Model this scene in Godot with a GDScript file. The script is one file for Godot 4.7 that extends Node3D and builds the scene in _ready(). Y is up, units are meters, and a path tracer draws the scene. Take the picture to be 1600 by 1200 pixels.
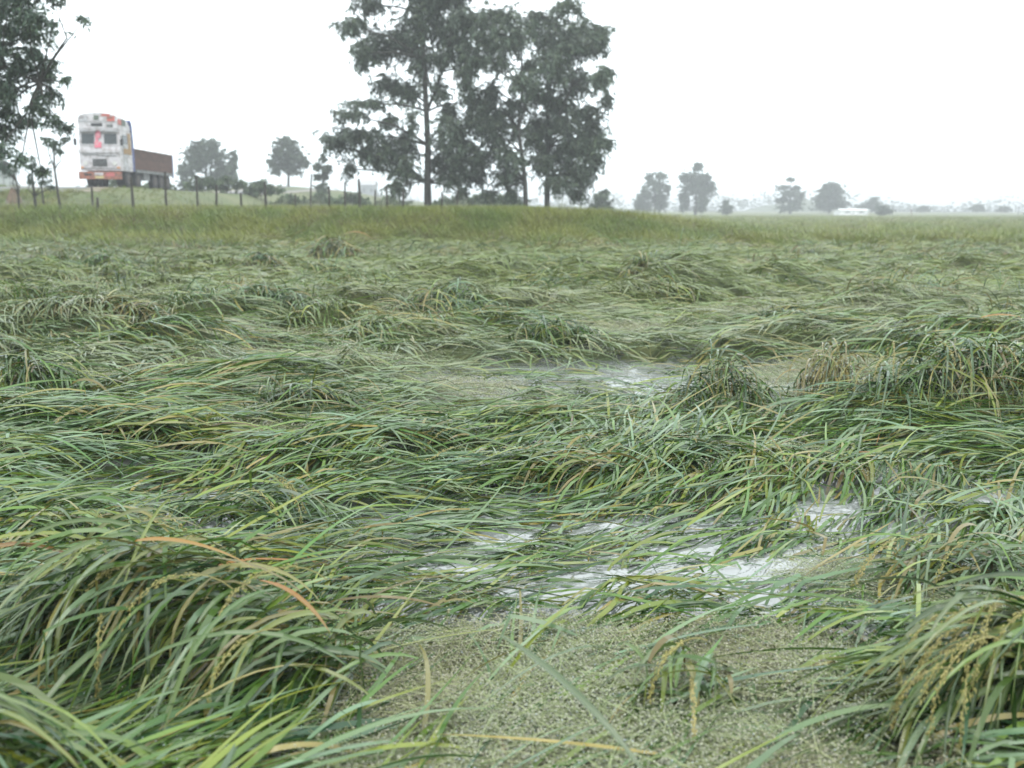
extends Node3D
# A rice field flattened by rain beside a raised road, under a white overcast sky.

class MB:
	var v := PackedVector3Array()
	var c := PackedColorArray()
	var i := PackedInt32Array()
	func quad(a: Vector3, b: Vector3, d: Vector3, e: Vector3, col: Color) -> void:
		var n := v.size()
		v.append(a); v.append(b); v.append(d); v.append(e)
		for k in 4: c.append(col)
		i.append(n); i.append(n + 1); i.append(n + 2); i.append(n); i.append(n + 2); i.append(n + 3)
	func tri(a: Vector3, b: Vector3, d: Vector3, col: Color) -> void:
		var n := v.size()
		v.append(a); v.append(b); v.append(d)
		for k in 3: c.append(col)
		i.append(n); i.append(n + 1); i.append(n + 2)
	func box(at: Vector3, size: Vector3, col := Color.WHITE, turn := Basis()) -> void:
		var h := size * 0.5
		var p := []
		for k in 8:
			p.append(at + turn * Vector3(h.x if k & 1 else -h.x, h.y if k & 2 else -h.y, h.z if k & 4 else -h.z))
		for f in [[0, 1, 3, 2], [5, 4, 6, 7], [4, 0, 2, 6], [1, 5, 7, 3], [2, 3, 7, 6], [4, 5, 1, 0]]:
			quad(p[f[0]], p[f[1]], p[f[2]], p[f[3]], col)
	func tube(path: Array, radii: Array, col := Color.WHITE, sides := 6) -> void:
		var n := v.size()
		for k in path.size():
			var a: Vector3 = path[maxi(k - 1, 0)]
			var b: Vector3 = path[mini(k + 1, path.size() - 1)]
			var d := (b - a).normalized()
			var s := d.cross(Vector3(0.31, 0.12, 0.94)).normalized()
			var u := s.cross(d)
			for j in sides:
				var w := TAU * j / sides
				v.append(path[k] + (s * cos(w) + u * sin(w)) * radii[k])
				c.append(col)
		for k in path.size() - 1:
			for j in sides:
				var a := n + k * sides + j
				var b := n + k * sides + (j + 1) % sides
				i.append(a); i.append(b); i.append(b + sides); i.append(a); i.append(b + sides); i.append(a + sides)
	func disc(at: Vector3, axis: Vector3, r: float, depth: float, col := Color.WHITE, sides := 20) -> void:
		tube([at - axis * depth * 0.5, at - axis * depth * 0.5, at - axis * depth * 0.4, at + axis * depth * 0.4, at + axis * depth * 0.5, at + axis * depth * 0.5], [0.001, r * 0.93, r, r, r * 0.93, 0.001], col, sides)
	func mesh() -> ArrayMesh:
		var a := []
		a.resize(Mesh.ARRAY_MAX)
		a[Mesh.ARRAY_VERTEX] = v
		a[Mesh.ARRAY_COLOR] = c
		a[Mesh.ARRAY_INDEX] = i
		var m := ArrayMesh.new()
		m.add_surface_from_arrays(Mesh.PRIMITIVE_TRIANGLES, a)
		return m

var rng := RandomNumberGenerator.new()
var broad := FastNoiseLite.new()
var fine := FastNoiseLite.new()
var leaf_mat: StandardMaterial3D
var tree_leaf_mat: StandardMaterial3D
var grain_mat: StandardMaterial3D
var bark_mat: StandardMaterial3D

# ---- the height of the fallen rice, kept on a grid
const GX := -23.0
const GZ := -36.0
const CELL := 0.06
const NX := 767
const NZ := 640
var grid := PackedFloat32Array()
var wet := PackedFloat32Array()    # 1 where open water shows
var seedy := PackedFloat32Array()  # 1 where panicles cover the leaves

func cell(x: float, z: float) -> int:
	return clampi(int((z - GZ) / CELL), 0, NZ - 1) * NX + clampi(int((x - GX) / CELL), 0, NX - 1)

func put_mound(x: float, z: float, rx: float, rz: float, amp: float) -> void:
	var i0 := clampi(int((x - rx * 2.2 - GX) / CELL), 0, NX - 1)
	var i1 := clampi(int((x + rx * 2.2 - GX) / CELL), 0, NX - 1)
	var j0 := clampi(int((z - rz * 2.2 - GZ) / CELL), 0, NZ - 1)
	var j1 := clampi(int((z + rz * 1.5 - GZ) / CELL), 0, NZ - 1)
	for j in range(j0, j1 + 1):
		var v := (GZ + j * CELL - z) / rz
		if v > 0.0: v *= 1.6
		for i in range(i0, i1 + 1):
			var u := (GX + i * CELL - x) / rx
			grid[j * NX + i] += amp * exp(-(u * u + v * v))

func put_mask(mask: PackedFloat32Array, x: float, z: float, rx: float, rz: float, pit: float, strength := 1.0) -> void:
	for j in range(clampi(int((z - rz * 1.3 - GZ) / CELL), 0, NZ - 1), clampi(int((z + rz * 1.3 - GZ) / CELL), 0, NZ - 1) + 1):
		for i in range(clampi(int((x - rx * 1.3 - GX) / CELL), 0, NX - 1), clampi(int((x + rx * 1.3 - GX) / CELL), 0, NX - 1) + 1):
			var px := GX + i * CELL
			var pz := GZ + j * CELL
			var e := Vector2((px - x) / rx, (pz - z) / rz).length() + fine.get_noise_2d(px * 3.0, pz * 3.0) * 0.6
			var s := 1.0 - smoothstep(0.65, 1.05, e)
			var k := j * NX + i
			mask[k] = maxf(mask[k], s * strength)
			grid[k] = lerpf(grid[k], minf(grid[k], pit), s)

# ---- the lie of the land
func land(x: float, z: float) -> float:
	var left := 1.0 - smoothstep(0.0, 13.0, x)
	var y := -0.12 + 1.22 * left * smoothstep(-31.0, -41.0, z)
	var side := smoothstep(-38.0, -31.0, x) * (1.0 - smoothstep(-20.6, -16.5, x))
	y += 1.30 * side * smoothstep(-42.5, -52.0, z)
	y += 2.0 * smoothstep(-75.0, -135.0, z) * (1.0 - smoothstep(-34.0, -6.0, x * 130.0 / maxf(-z, 60.0))) * (1.0 - smoothstep(-300.0, -600.0, z))
	y += 0.8 * smoothstep(-170.0, -300.0, z)
	return y

func flow(x: float, z: float) -> float:   # heading of the fallen stalks: 0 is to the right, positive is away from the camera
	var d := -z
	var a := lerpf(0.62, -0.5, smoothstep(4.2, 7.5, d))
	a = lerpf(a, 0.25, smoothstep(0.5, 2.5, x) * smoothstep(3.0, 5.0, d) * (1.0 - smoothstep(8.0, 12.0, d)))
	return a + broad.get_noise_2d(x * 9.0 + 40.0, z * 9.0) * 1.2 + broad.get_noise_2d(x * 34.0, z * 34.0 + 11.0) * 0.9

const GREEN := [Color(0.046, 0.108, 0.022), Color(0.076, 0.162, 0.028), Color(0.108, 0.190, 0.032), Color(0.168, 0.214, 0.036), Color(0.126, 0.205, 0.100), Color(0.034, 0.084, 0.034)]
const DEAD := [Color(0.225, 0.200, 0.060), Color(0.180, 0.155, 0.055), Color(0.125, 0.100, 0.042), Color(0.27, 0.125, 0.03)]

func leaf_colour(x: float, z: float, dead_share := 0.10) -> Color:
	var c: Color
	var n := broad.get_noise_2d(x * 12.0, z * 12.0 + 70.0)
	if rng.randf() < dead_share + maxf(0.0, n) * 0.22:
		c = DEAD[mini(3, int(absf(rng.randfn(0.0, 1.1))))]
	else:
		c = GREEN[rng.randi() % 6]
		if n < -0.12 and rng.randf() < 0.5: c = GREEN[4]
	var k := rng.randf_range(0.75, 1.25)
	return Color(c.r * k * rng.randf_range(0.92, 1.1), c.g * k, c.b * k * rng.randf_range(0.85, 1.15))

# one rice leaf: leaves its root at a pitch, bends over under its weight and lies down on the mat
func blade(m: MB, p: Vector3, az: float, pitch: float, length: float, w: float, curl: float, n: int, col: Color, fold := 0.0, rest := 0.012, on_mat := true, tilt := 0.85) -> void:
	var step := length / n
	var roll := rng.randf_range(-tilt, tilt)
	var kink := rng.randi_range(2, n - 1) if rng.randf() < 0.16 else -1
	var twist := rng.randf_range(-1.1, 1.1) / n
	var swing := rng.randf_range(-0.5, 0.5) / n
	var first := m.v.size()
	var tipc := col.lerp(Color(0.20, 0.18, 0.065), rng.randf() * rng.randf() * 0.7)
	var wide := 3 if fold > 0.0 else 2
	for k in n + 1:
		var t := float(k) / n
		var f := Vector3(cos(az), 0, -sin(az))
		var s := Vector3(f.z, 0, -f.x) * cos(roll) + Vector3.UP * sin(roll)
		var half := w * 0.5 * minf(1.0, 0.45 + t * 3.0) * (1.0 - pow(t, 2.6)) + 0.0004
		var cc := col.lerp(tipc, t * t)
		m.v.append(p - s * half); m.c.append(cc)
		if wide == 3:
			m.v.append(p + Vector3(0, -fold * half, 0) + f * 0.0); m.c.append(cc.lerp(Color(0.26, 0.30, 0.17), 0.3))
		m.v.append(p + s * half); m.c.append(cc)
		p += (f * cos(pitch) + Vector3.UP * sin(pitch)) * step
		pitch = maxf(pitch - curl / n, -1.45)
		if on_mat:
			var g := grid[cell(p.x, p.z)] + rest
			if p.y < g:
				p.y = minf(g, p.y + step * 0.8)
				pitch = maxf(pitch, -0.25)
		roll += twist
		az += swing
		if k == kink:
			pitch -= rng.randf_range(0.5, 1.3)
			az += rng.randf_range(-0.8, 0.8)
	for k in n:
		for j in wide - 1:
			var a := first + k * wide + j
			m.i.append(a); m.i.append(a + 1); m.i.append(a + wide + 1); m.i.append(a); m.i.append(a + wide + 1); m.i.append(a + wide)

func grain(m: MB, at: Vector3, d: Vector3, length: float, r: float, col: Color) -> void:
	var s := d.cross(Vector3(0.3, 0.9, 0.2)).normalized() * r
	var u := s.cross(d).normalized() * r * 0.7
	var n := m.v.size()
	m.v.append(at); m.v.append(at + d * length)
	var mid := at + d * length * 0.45
	m.v.append(mid + s); m.v.append(mid + u); m.v.append(mid - s); m.v.append(mid - u)
	for k in 6: m.c.append(col)
	for k in 4:
		m.i.append(n); m.i.append(n + 2 + k); m.i.append(n + 2 + (k + 1) % 4)
		m.i.append(n + 1); m.i.append(n + 2 + (k + 1) % 4); m.i.append(n + 2 + k)

const GRAINS := [Color(0.27, 0.25, 0.11), Color(0.22, 0.23, 0.09), Color(0.31, 0.27, 0.14), Color(0.17, 0.19, 0.07), Color(0.24, 0.17, 0.08)]

# a drooping ear of rice with its grains
func panicle(m: MB, p: Vector3, az: float, pitch: float, length: float, curl: float, grains: int, col: Color, on_mat := true, size := 1.0) -> void:
	var n := 9
	var path := []
	var radii := []
	for k in n + 1:
		path.append(p)
		radii.append(lerpf(0.0016, 0.0006, float(k) / n) * size)
		p += (Vector3(cos(az), 0, -sin(az)) * cos(pitch) + Vector3.UP * sin(pitch)) * length / n
		pitch = maxf(pitch - curl / n, -1.5)
		if on_mat: p.y = maxf(p.y, grid[cell(p.x, p.z)] + 0.02)
	m.tube(path, radii, col * 0.8, 3)
	for g in grains:
		var t := rng.randf_range(2.5, n - 0.01)
		var k := int(t)
		var a: Vector3 = path[k].lerp(path[k + 1], t - k)
		var d: Vector3 = (path[k + 1] - path[k]).normalized()
		d = (d + Vector3(rng.randfn(), rng.randfn() - 0.3, rng.randfn()) * 0.2).normalized()
		var off := Vector3(rng.randfn(), rng.randfn(), rng.randfn()) * 0.003 * size
		grain(m, a + off, d, rng.randf_range(0.007, 0.0095) * size, 0.0017 * size, col * rng.randf_range(0.75, 1.3))

# ---- nodes
func tag(o: Node, label := "", category := "", group := "", kind := "") -> Node:
	if label: o.set_meta("label", label)
	if category: o.set_meta("category", category)
	if group: o.set_meta("group", group)
	if kind: o.set_meta("kind", kind)
	return o

var taken := {}
func numbered(called: String) -> String:
	taken[called] = taken.get(called, -1) + 1
	return called if taken[called] == 0 else "%s_%03d" % [called, taken[called]]

func thing(called: String, at: Vector3, turn := 0.0) -> Node3D:
	var o := Node3D.new()
	o.name = numbered(called)
	o.position = at
	o.rotation.y = turn
	add_child(o)
	return o

func part(called: String, mesh: Mesh, mat: Material, parent: Node = self) -> MeshInstance3D:
	var o := MeshInstance3D.new()
	if parent == self:
		o.name = numbered(called)
	else:
		var k := 0
		for ch in parent.get_children():
			if str(ch.name) == called or str(ch.name).begins_with(called + "_0") or str(ch.name).begins_with(called + "_1") or str(ch.name).begins_with(called + "_2"): k += 1
		o.name = called if k == 0 else "%s_%03d" % [called, k]
	o.mesh = mesh
	o.material_override = mat
	parent.add_child(o, true)
	return o

func copies(called: String, mesh: Mesh, mat: Material, where: Array, tints: Array, parent: Node = self) -> MultiMeshInstance3D:
	var mm := MultiMesh.new()
	mm.transform_format = MultiMesh.TRANSFORM_3D
	mm.use_colors = true
	mm.mesh = mesh
	mm.instance_count = where.size()
	for k in where.size():
		mm.set_instance_transform(k, where[k])
		mm.set_instance_color(k, tints[k])
	var o := MultiMeshInstance3D.new()
	o.name = called
	o.multimesh = mm
	o.material_override = mat
	parent.add_child(o, true)
	return o

func paint(col: Color, rough := 0.6, metal := 0.0) -> StandardMaterial3D:
	var m := StandardMaterial3D.new()
	m.albedo_color = col.linear_to_srgb()
	m.roughness = rough
	m.metallic = metal
	return m

func tinted(rough: float, back := 0.0) -> StandardMaterial3D:
	var m := StandardMaterial3D.new()
	m.vertex_color_use_as_albedo = true
	m.roughness = rough
	m.cull_mode = BaseMaterial3D.CULL_DISABLED
	if back > 0.0:
		m.backlight_enabled = true
		m.backlight = Color(back, back, back).linear_to_srgb()
	return m

# dirt and wear on painted metal
func worn(col: Color, dirt: Color, scale: float, rough := 0.6) -> StandardMaterial3D:
	var m := StandardMaterial3D.new()
	var n := FastNoiseLite.new()
	n.frequency = 0.02
	n.fractal_octaves = 5
	n.seed = 5
	var r := Gradient.new()
	r.offsets = PackedFloat32Array([0.25, 0.5, 0.72])
	r.colors = PackedColorArray([dirt.linear_to_srgb(), col.linear_to_srgb(), (col * 1.08).linear_to_srgb()])
	var t := NoiseTexture2D.new()
	t.width = 256
	t.height = 256
	t.seamless = true
	t.noise = n
	t.color_ramp = r
	m.albedo_texture = t
	m.uv1_triplanar = true
	m.uv1_scale = Vector3.ONE * scale
	m.roughness = rough
	return m

func _ready() -> void:
	rng.seed = 11
	# ---------------------------------------------------------------- camera, sky, light
	var cam := Camera3D.new()
	cam.name = "camera"
	cam.position = Vector3(0, 1.3, 0)
	cam.rotation_degrees = Vector3(-10.3, 0, 0.2)
	cam.fov = 43.6
	cam.near = 0.05
	cam.far = 4000.0
	var lens := CameraAttributesPhysical.new()
	lens.frustum_focal_length = 30.0
	lens.frustum_focus_distance = 4.0
	lens.frustum_near = 0.05
	lens.frustum_far = 4000.0
	lens.exposure_aperture = 2.7
	cam.attributes = lens
	add_child(cam)
	print("fov ", cam.fov)
	var env := Environment.new()
	env.background_mode = Environment.BG_SKY
	var sky := Sky.new()
	var sm := ProceduralSkyMaterial.new()
	sm.sky_top_color = Color(0.93, 0.955, 0.965)
	sm.sky_horizon_color = Color(0.885, 0.94, 0.96)
	sm.sky_curve = 0.2
	sm.ground_bottom_color = Color(0.30, 0.33, 0.25)
	sm.ground_horizon_color = Color(0.80, 0.86, 0.87)
	sm.ground_curve = 0.02
	sm.sun_angle_max = 1.0
	sky.sky_material = sm
	env.sky = sky
	env.tonemap_mode = Environment.TONE_MAPPER_LINEAR
	env.tonemap_exposure = 2.5
	env.fog_enabled = true
	env.fog_density = 0.0019
	env.fog_light_color = Color(0.975, 0.99, 1.0)
	env.sdfgi_enabled = true
	env.ssao_enabled = true
	env.ssil_enabled = true
	var we := WorldEnvironment.new()
	we.name = "air"
	we.environment = env
	add_child(we)
	var sun := DirectionalLight3D.new()
	sun.name = "sun"
	sun.light_energy = 0.2
	sun.light_angular_distance = 40.0
	sun.light_color = Color(1.0, 0.98, 0.95)
	sun.shadow_enabled = true
	sun.sky_mode = DirectionalLight3D.SKY_MODE_LIGHT_ONLY
	sun.rotation_degrees = Vector3(-62, 25, 0)
	add_child(sun)

	broad.seed = 3
	broad.frequency = 0.05
	broad.fractal_octaves = 3
	fine.seed = 8
	fine.frequency = 0.9
	fine.fractal_octaves = 3
	leaf_mat = tinted(0.21, 0.38)
	leaf_mat.metallic_specular = 0.55
	tree_leaf_mat = tinted(0.42, 0.4)
	grain_mat = tinted(0.45)
	bark_mat = worn(Color(0.045, 0.042, 0.036), Color(0.022, 0.021, 0.018), 0.8, 0.85)

	make_heights()
	make_ground()
	make_trees()
	make_far_things()
	make_truck()
	make_fence()
	make_bank_grass()
	make_standing_rice()
	make_fallen_rice()
	make_clumps()
	make_panicle_mat()

# ---------------------------------------------------------------- heights
func make_heights() -> void:
	grid.resize(NX * NZ)
	wet.resize(NX * NZ)
	seedy.resize(NX * NZ)
	for j in NZ:
		for i in NX:
			var x := GX + i * CELL
			var z := GZ + j * CELL
			grid[j * NX + i] = 0.13 + broad.get_noise_2d(x * 10.0, z * 10.0) * 0.12 + fine.get_noise_2d(x * 0.8, z * 1.6) * 0.05
	var r2 := RandomNumberGenerator.new()
	r2.seed = 21
	for k in 520:
		var d := sqrt(r2.randf_range(14.0, 1000.0))
		var x := r2.randf_range(-0.62, 0.62) * d
		var s := r2.randf_range(0.22, 0.6) * (0.7 + d * 0.02)
		put_mound(x, -d, s * r2.randf_range(1.0, 1.8), s * 0.7, r2.randf_range(0.04, 0.20) * (0.55 + smoothstep(4.5, 9.0, d) * 0.75) * (1.0 - 0.75 * smoothstep(15.0, 24.0, d)))
	for q in [[0.1, -2.05, 0.5, 0.62, 0.13], [0.5, -1.95, 0.35, 0.4, 0.13], [0.66, -2.42, 0.28, 0.18, 0.13], [1.04, -3.16, 0.18, 0.2, 0.14], [1.5, -2.77, 0.2, 0.3, 0.16],
		[1.89, -6.65, 0.62, 1.1, 0.08], [-0.44, -6.56, 0.5, 0.5, 0.08], [-2.8, -8.9, 1.15, 0.55, 0.1], [-0.28, -2.5, 0.17, 0.16, 0.14], [1.39, -4.61, 0.2, 0.2, 0.15], [-1.0, -9.6, 0.5, 0.4, 0.1], [-3.6, -11.6, 1.8, 0.45, 0.12], [-1.6, -7.6, 1.1, 0.4, 0.1], [0.9, -9.4, 1.1, 0.4, 0.1], [2.6, -7.3, 0.7, 0.5, 0.1], [-2.6, -6.9, 0.6, 0.25, 0.12], [-1.2, -5.1, 0.35, 0.15, 0.12], [3.2, -11.0, 1.2, 0.4, 0.12], [-0.3, -12.0, 1.2, 0.35, 0.12], [2.0, -2.4, 0.3, 0.4, 0.16]]:
		put_mask(seedy, q[0], q[1], q[2], q[3], q[4])
	for q in [[1.23, -3.83, 0.24, 0.17], [0.42, -3.69, 0.26, 0.10], [0.30, -3.07, 0.20, 0.14], [0.97, -3.25, 0.12, 0.12], [-0.73, -3.02, 0.10, 0.05], [-1.33, -3.58, 0.12, 0.07],
		[-0.09, -3.53, 0.14, 0.14], [0.9, -7.1, 0.6, 0.22], [1.2, -6.7, 0.3, 0.1], [0.3, -7.5, 0.3, 0.14], [0.0, -7.05, 0.35, 0.14], [-1.11, -3.37, 0.08, 0.06], [-0.47, -4.53, 0.16, 0.09], [1.98, -4.07, 0.18, 0.1], [0.75, -2.9, 0.16, 0.1], [0.05, -2.72, 0.2, 0.06], [-0.25, -3.25, 0.26, 0.06], [0.02, -2.98, 0.22, 0.05], [0.62, -3.02, 0.2, 0.06], [0.95, -2.78, 0.24, 0.07], [0.62, -3.4, 0.2, 0.06], [-0.55, -3.75, 0.25, 0.06], [1.5, -3.3, 0.25, 0.07]]:
		put_mask(wet, q[0], q[1], q[2] * 1.15, q[3], 0.03)
	for k in 46:   # small openings where the flood shows between the swathes
		var px := r2.randf_range(-2.0, 2.3)
		put_mask(wet, px, r2.randf_range(-2.85, -4.7), r2.randf_range(0.09, 0.26), r2.randf_range(0.03, 0.07), 0.03)
	for k in 30:
		put_mask(wet, r2.randf_range(-0.9, 2.3), r2.randf_range(-6.1, -8.0), r2.randf_range(0.15, 0.42), r2.randf_range(0.06, 0.15), 0.03)
	for q in [[0.45, -3.35, 1.45, 0.75, 0.056, 0.60], [-1.7, -3.95, 0.8, 0.35, 0.06, 0.45], [0.9, -7.0, 2.1, 1.2, 0.055, 0.66], [0.5, -5.9, 1.3, 0.7, 0.085, 0.3], [-0.5, -3.6, 0.9, 0.35, 0.065, 0.45], [-1.1, -3.45, 0.5, 0.3, 0.08, 0.35], [1.5, -2.75, 0.6, 0.5, 0.09, 0.3], [-0.3, -4.55, 0.5, 0.25, 0.08, 0.3]]:
		put_mask(wet, q[0], q[1], q[2], q[3], q[4], q[5])

# ---------------------------------------------------------------- ground, water, road
func make_ground() -> void:
	var xs := []
	var zs := []
	var x := -44.0
	while x < 16.0:
		xs.append(x)
		x += 1.0
	while x < 1300.0:
		xs.append(x)
		x += maxf(2.0, (x - 10.0) * 0.3)
	x = -46.0
	while x > -1300.0:
		xs.push_front(x)
		x -= maxf(2.0, (-x - 40.0) * 0.3)
	var z := 6.0
	while z > -60.0:
		zs.append(z)
		z -= 1.0
	while z > -1500.0:
		zs.append(z)
		z -= maxf(2.0, (-z - 55.0) * 0.12)
	var m := MB.new()
	for zz in zs:
		for xx in xs:
			m.v.append(Vector3(xx, land(xx, zz), zz))
			var n := broad.get_noise_2d(xx * 4.0, zz * 4.0)
			var c := Color(0.085, 0.11, 0.04).lerp(Color(0.12, 0.13, 0.055), clampf(0.5 + n * 1.4, 0.0, 1.0))
			if zz > -30.0: c = Color(0.07, 0.06, 0.04)
			m.c.append(c)
	var w := xs.size()
	for j in zs.size() - 1:
		for i in w - 1:
			var a := j * w + i
			m.i.append(a); m.i.append(a + w); m.i.append(a + 1); m.i.append(a + 1); m.i.append(a + w); m.i.append(a + w + 1)
	tag(part("ground", m.mesh(), tinted(0.9)), "", "", "", "structure")

	var wm := paint(Color(0.23, 0.245, 0.24), 0.03)
	wm.metallic_specular = 0.75
	var wn := FastNoiseLite.new()
	wn.frequency = 0.02
	var wt := NoiseTexture2D.new()
	wt.width = 256
	wt.height = 256
	wt.seamless = true
	wt.noise = wn
	wt.as_normal_map = true
	wt.bump_strength = 2.0
	wm.normal_enabled = true
	wm.normal_texture = wt
	wm.normal_scale = 0.4
	wm.uv1_triplanar = true
	wm.uv1_scale = Vector3.ONE * 1.5
	var p := MB.new()
	p.quad(Vector3(-22.5, 0.065, 2), Vector3(-22.5, 0.065, -32.5), Vector3(22.5, 0.065, -32.5), Vector3(22.5, 0.065, 2), Color.WHITE)
	tag(part("water", p.mesh(), wm), "", "", "", "structure")

	# the rotting stems under the leaves
	var s := MB.new()
	var step := 2
	var cols := NX / step
	var rows := NZ / step
	for j in rows:
		for i in cols:
			var k := j * step * NX + i * step
			var px := GX + i * step * CELL
			var pz := GZ + j * step * CELL
			var n := fine.get_noise_2d(px * 2.0, pz * 2.0)
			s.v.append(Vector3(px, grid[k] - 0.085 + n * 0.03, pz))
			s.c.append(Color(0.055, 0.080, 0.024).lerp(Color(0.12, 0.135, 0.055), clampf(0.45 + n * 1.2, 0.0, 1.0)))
	for j in rows - 1:
		for i in cols - 1:
			var a := j * cols + i
			s.i.append(a); s.i.append(a + 1); s.i.append(a + cols); s.i.append(a + 1); s.i.append(a + cols + 1); s.i.append(a + cols)
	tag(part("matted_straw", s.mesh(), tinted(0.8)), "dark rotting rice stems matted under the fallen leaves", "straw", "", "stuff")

	var r := MB.new()
	var zz := -49.0
	while zz > -118.0:
		var z2 := zz - 2.0
		for q in [[-28.5, -27.2, Color(0.16, 0.13, 0.09)], [-27.2, -21.9, Color(0.055, 0.056, 0.058)], [-21.9, -20.8, Color(0.17, 0.14, 0.10)]]:
			r.quad(Vector3(q[0], land(q[0], zz) + 0.02, zz), Vector3(q[0], land(q[0], z2) + 0.02, z2), Vector3(q[1], land(q[1], z2) + 0.02, z2), Vector3(q[1], land(q[1], zz) + 0.02, zz), q[2])
		zz = z2
	tag(part("road", r.mesh(), tinted(0.5)), "", "", "", "structure")

# ---------------------------------------------------------------- trees
func spray_mesh(leaves: int, length: float, leaf: float, wide: float, hang: float, seed_: int) -> ArrayMesh:
	var r := RandomNumberGenerator.new()
	r.seed = seed_
	var m := MB.new()
	var p := Vector3.ZERO
	var d := Vector3(1, 0.25, 0).normalized()
	var pts := [p]
	for k in 6:
		p += d * length / 6.0
		d = (d + Vector3(0, -hang, r.randfn() * 0.12)).normalized()
		pts.append(p)
	m.tube(pts, [0.012, 0.011, 0.009, 0.008, 0.006, 0.005, 0.003], Color(0.04, 0.035, 0.03), 3)
	for k in leaves:
		var t := r.randf_range(0.3, 5.99)
		var a: Vector3 = pts[int(t)].lerp(pts[int(t) + 1], fmod(t, 1.0))
		var out := Vector3(r.randfn() * 0.6 + 0.3, r.randfn() * 0.45 - 0.25 - hang * 1.6, r.randfn() * 0.8).normalized()
		var s := out.cross(Vector3(r.randfn(), r.randfn() + 1.0, r.randfn())).normalized() * wide * r.randf_range(0.7, 1.2)
		var l := leaf * r.randf_range(0.7, 1.25)
		var mid := a + out * l * 0.45
		var g := r.randf_range(0.7, 1.3)
		var c := Color(0.072 * g, 0.106 * g, 0.072 * g)
		if r.randf() < 0.2: c = Color(0.098 * g, 0.130 * g, 0.070 * g)
		m.tri(a, mid + s, a + out * l + Vector3(0, -0.1 * l, 0), c)
		m.tri(a, a + out * l + Vector3(0, -0.1 * l, 0), mid - s + Vector3(0, 0.02, 0), c)
	return m.mesh()

# clumps: [x, y, half width, half height] in metres from the foot of the tree
func tree(called: String, label: String, category: String, group: String, at: Vector3, trunks: Array, clumps: Array, spray: ArrayMesh, density: float, size: float, deep: float, tint := Color.WHITE, limbs := true) -> Node3D:
	var o := thing(called, at)
	tag(o, label, category, group)
	var r := RandomNumberGenerator.new()
	r.seed = hash(label)
	for t in trunks:
		var m := MB.new()
		var path := []
		var radii := []
		for q in t:
			path.append(Vector3(q[0], q[1], q[2]))
			radii.append(q[3])
		m.tube(path, radii, Color.WHITE, 9)
		part("trunk", m.mesh(), bark_mat, o)
	var where := []
	var tints := []
	for q in clumps:
		var cz := r.randf_range(-1.0, 1.0) * deep
		var c := Vector3(q[0], q[1], cz)
		var rz: float = maxf((q[2] + q[3]) * 0.5, 0.3 * deep)
		if limbs:
			# a limb from the nearest trunk, rising to the clump
			var best := Vector3.ZERO
			var least := 1e9
			for t in trunks:
				for q2 in t:
					var b := Vector3(q2[0], q2[1], q2[2])
					var far := b.distance_to(c - Vector3(0, 0.9 * size, 0)) + (0.0 if b.y > 0.15 * size else 50.0)
					if far < least:
						least = far
						best = b
			var m := MB.new()
			var mid := best.lerp(c, 0.5) + Vector3(r.randfn() * 0.15, 0.12 * least * 0.5, r.randfn() * 0.15)
			var rad: float = (0.03 + 0.012 * least) * minf(size, 1.5)
			m.tube([best, best.lerp(mid, 0.5) + Vector3(0, 0.05, 0), mid, mid.lerp(c, 0.6), c + (c - mid) * 0.35], [rad, rad * 0.85, rad * 0.65, rad * 0.45, rad * 0.15], Color.WHITE, 5)
			part("limb", m.mesh(), bark_mat, o)
		var n := int(maxf(6.0, PI * q[2] * q[3] * density))
		var ex := maxf(q[2] * 0.72, q[2] - 0.16 * size)
		var ey := maxf(q[3] * 0.72, q[3] - 0.16 * size)
		var tone := r.randf_range(0.75, 1.3)
		for k in n:
			var d := Vector3(r.randfn(), r.randfn(), r.randfn()).normalized() * (pow(r.randf(), 0.42) if r.randf() < 0.64 else r.randf_range(0.7, 1.6))
			var pos := c + Vector3(d.x * ex, d.y * ey, d.z * rz)
			var yaw := atan2(-d.z, d.x) + r.randfn() * 0.8
			var b := Basis(Vector3.UP, yaw) * Basis(Vector3(0, 0, 1), r.randfn() * 0.35 + d.y * 0.4) * Basis(Vector3(1, 0, 0), r.randf() * TAU * 0.12)
			var s := r.randf_range(0.7, 1.25) * size
			where.append(Transform3D(b.scaled(Vector3(s, s, s)), pos - b.x * 0.28 * s + Vector3(0, 0.06 * s, 0)))
			var g := tone * r.randf_range(0.75, 1.25)
			tints.append(Color(tint.r * g, tint.g * g, tint.b * g))
	tag(copies("crown", spray, tree_leaf_mat, where, tints, o), "", "", "", "stuff")
	return o

func cm(a: Array, wide := 1.0, high := 1.0) -> Array:
	var out := []
	for q in a: out.append([q[0] * 0.01 * wide, q[1] * 0.01 * high, q[2] * 0.01 * wide, q[3] * 0.01 * high])
	return out

var droop: ArrayMesh
var bushy: ArrayMesh
var broadleaf: ArrayMesh

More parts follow.
